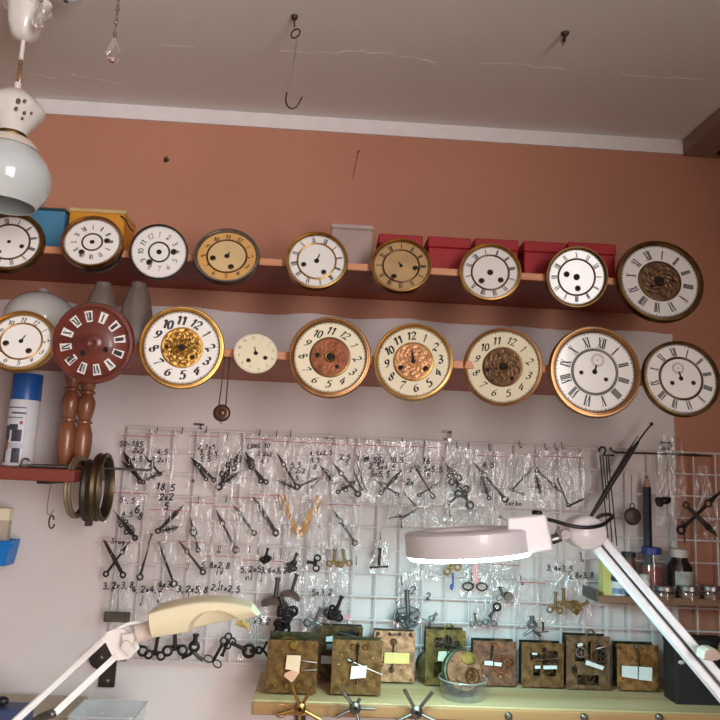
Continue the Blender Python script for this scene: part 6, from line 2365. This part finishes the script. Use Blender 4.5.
crystal(39.5, 0, 31, 7, YC - .04, -30)
crystal(113.5, 35, 64, 8, YC - .03, -30)

# ------------------------------------------------------------------ hooks on the ceiling, marks on the wall
P = at_z(294.5, 16, CEIL_Z)
t = thing('ceiling_hook', 'long wire hook hanging from a bolt eye in the ceiling', 'hook', P)
m = MB()
m.cyl((0, 0, 0), (0, 0, -.006), .0065, .005, 10)
m.cyl((0, 0, -.006), (0, 0, -.012), .002, seg=8)
build('bolt', m, IRON, t)
S = lambda x, y: at(x, y, P.y) - P
k = mpp(P)
m = MB()
m.tube([S(294.5, 18), S(294.5, 27)], .0014, 8)
c = S(295.5, 33.5)
m.T = Matrix.Translation(c) @ Matrix.Rotation(.5, 4, 'Y')
m.tube([Vector((3.6 * k * math.cos(2 * PI * i / 20), .002 * math.sin(2 * PI * i / 20), 6.2 * k * math.sin(2 * PI * i / 20))) for i in range(20)], .0014, 8, closed=True)
build('eye', m, IRON, t)
m = MB()
m.tube([S(296.5, 39), S(296.3, 44), S(294.5, 58), S(291.5, 75), S(287, 92)], .0010, 8)
build('wire', m, mat('pale_wire', srgb(176, 158, 148), .35, .7, .2), t)
m = MB()
m.tube(smooth_path([S(287, 92), S(285.8, 99), S(287, 105), S(291, 108.5), S(296, 107), S(299.5, 102), S(302, 97)], 5), .0014, 8)
build('hook_end', m, IRON, t)
P = at_z(565, 33, CEIL_Z)
t = thing('ceiling_bolt', 'short dark bolt with loop in the ceiling, right of the wire hook', 'bolt', P)
m = MB()
m.cyl((0, 0, 0), (0, 0, -.005), .008, .005, 10)
m.cyl((0, 0, -.005), (-.002, 0, -.016), .003, seg=8)
build('plug', m, IRON, t)
S = lambda x, y: at(x, y, P.y) - P
m = MB()
m.tube([S(564, 37), S(561.5, 41), S(562.5, 46), S(564.5, 42), S(564, 38)], .0012, 8)
build('loop', m, GREYM, t)
P = at(166, 160, 0)
t = thing('wall_plug', 'small broken wall plug with a bent nail in the orange wall above the yellow box', 'wall plug', wall_frame(P))
k = mpp(P)
m = MB()
m.lathe([(1e-5, .002), (1.6 * k, .003), (2.4 * k, .001), (2.8 * k, 0)], 12, wob=lambda a, i: 1 + .2 * math.cos(3 * a))
build('plug', m, mat('dark_plug', srgb(70, 38, 28), .8), t)
m = MB()
m.tube([(0, 0, .002), (.4 * k, 0, .01), (3 * k, 2 * k, .012)], .0011, 6)
build('nail', m, GREYM, t)
P = at(358, 153, 0)
t = thing('wall_nail', 'tiny bent nail in the orange wall below the coving', 'nail', wall_frame(P))
m = MB()
m.tube([(0, 0, 0), (0, 0, .008), (.004, .002, .011)], .001, 6)
build('shank', m, IRON, t)
m = MB()
m.tube([(*loc2(x, y, P), .0006) for x, y in ((358, 154), (356, 162), (354, 172), (353, 180))], .0006, 5)
build('scratch', m, mat('dark_plug', srgb(70, 38, 28)), t)

# ------------------------------------------------------------------ light
w = bpy.data.worlds.new('world')
scene.world = w
w.use_nodes = True
bg = w.node_tree.nodes['Background']
bg.inputs['Color'].default_value = (1.0, .95, .95, 1)
bg.inputs['Strength'].default_value = .22


def area(name, loc, target, sx, sy, power, col):
    l = bpy.data.lights.new(name, 'AREA')
    l.shape = 'RECTANGLE'
    l.size, l.size_y = sx, sy
    l.energy = power
    l.color = col
    o = bpy.data.objects.new(name, l)
    COL.objects.link(o)
    o.location = loc
    o.rotation_euler = (Vector(target) - Vector(loc)).to_track_quat('-Z', 'Y').to_euler()
    return o


area('window_daylight', (1.1, -3.0, 1.8), (.1, -2.55, 1.85), 1.5, 1.5, 104, (1.0, .96, .95))
vs_ = scene.view_settings
scene.display_settings.display_device = 'sRGB'
vs_.view_transform = 'Standard'
vs_.look = 'None'
vs_.exposure = -0.06
vs_.gamma = 1.0
vs_.use_curve_mapping = False
scene.cycles.use_denoising = True
scene.cycles.transparent_max_bounces = 24
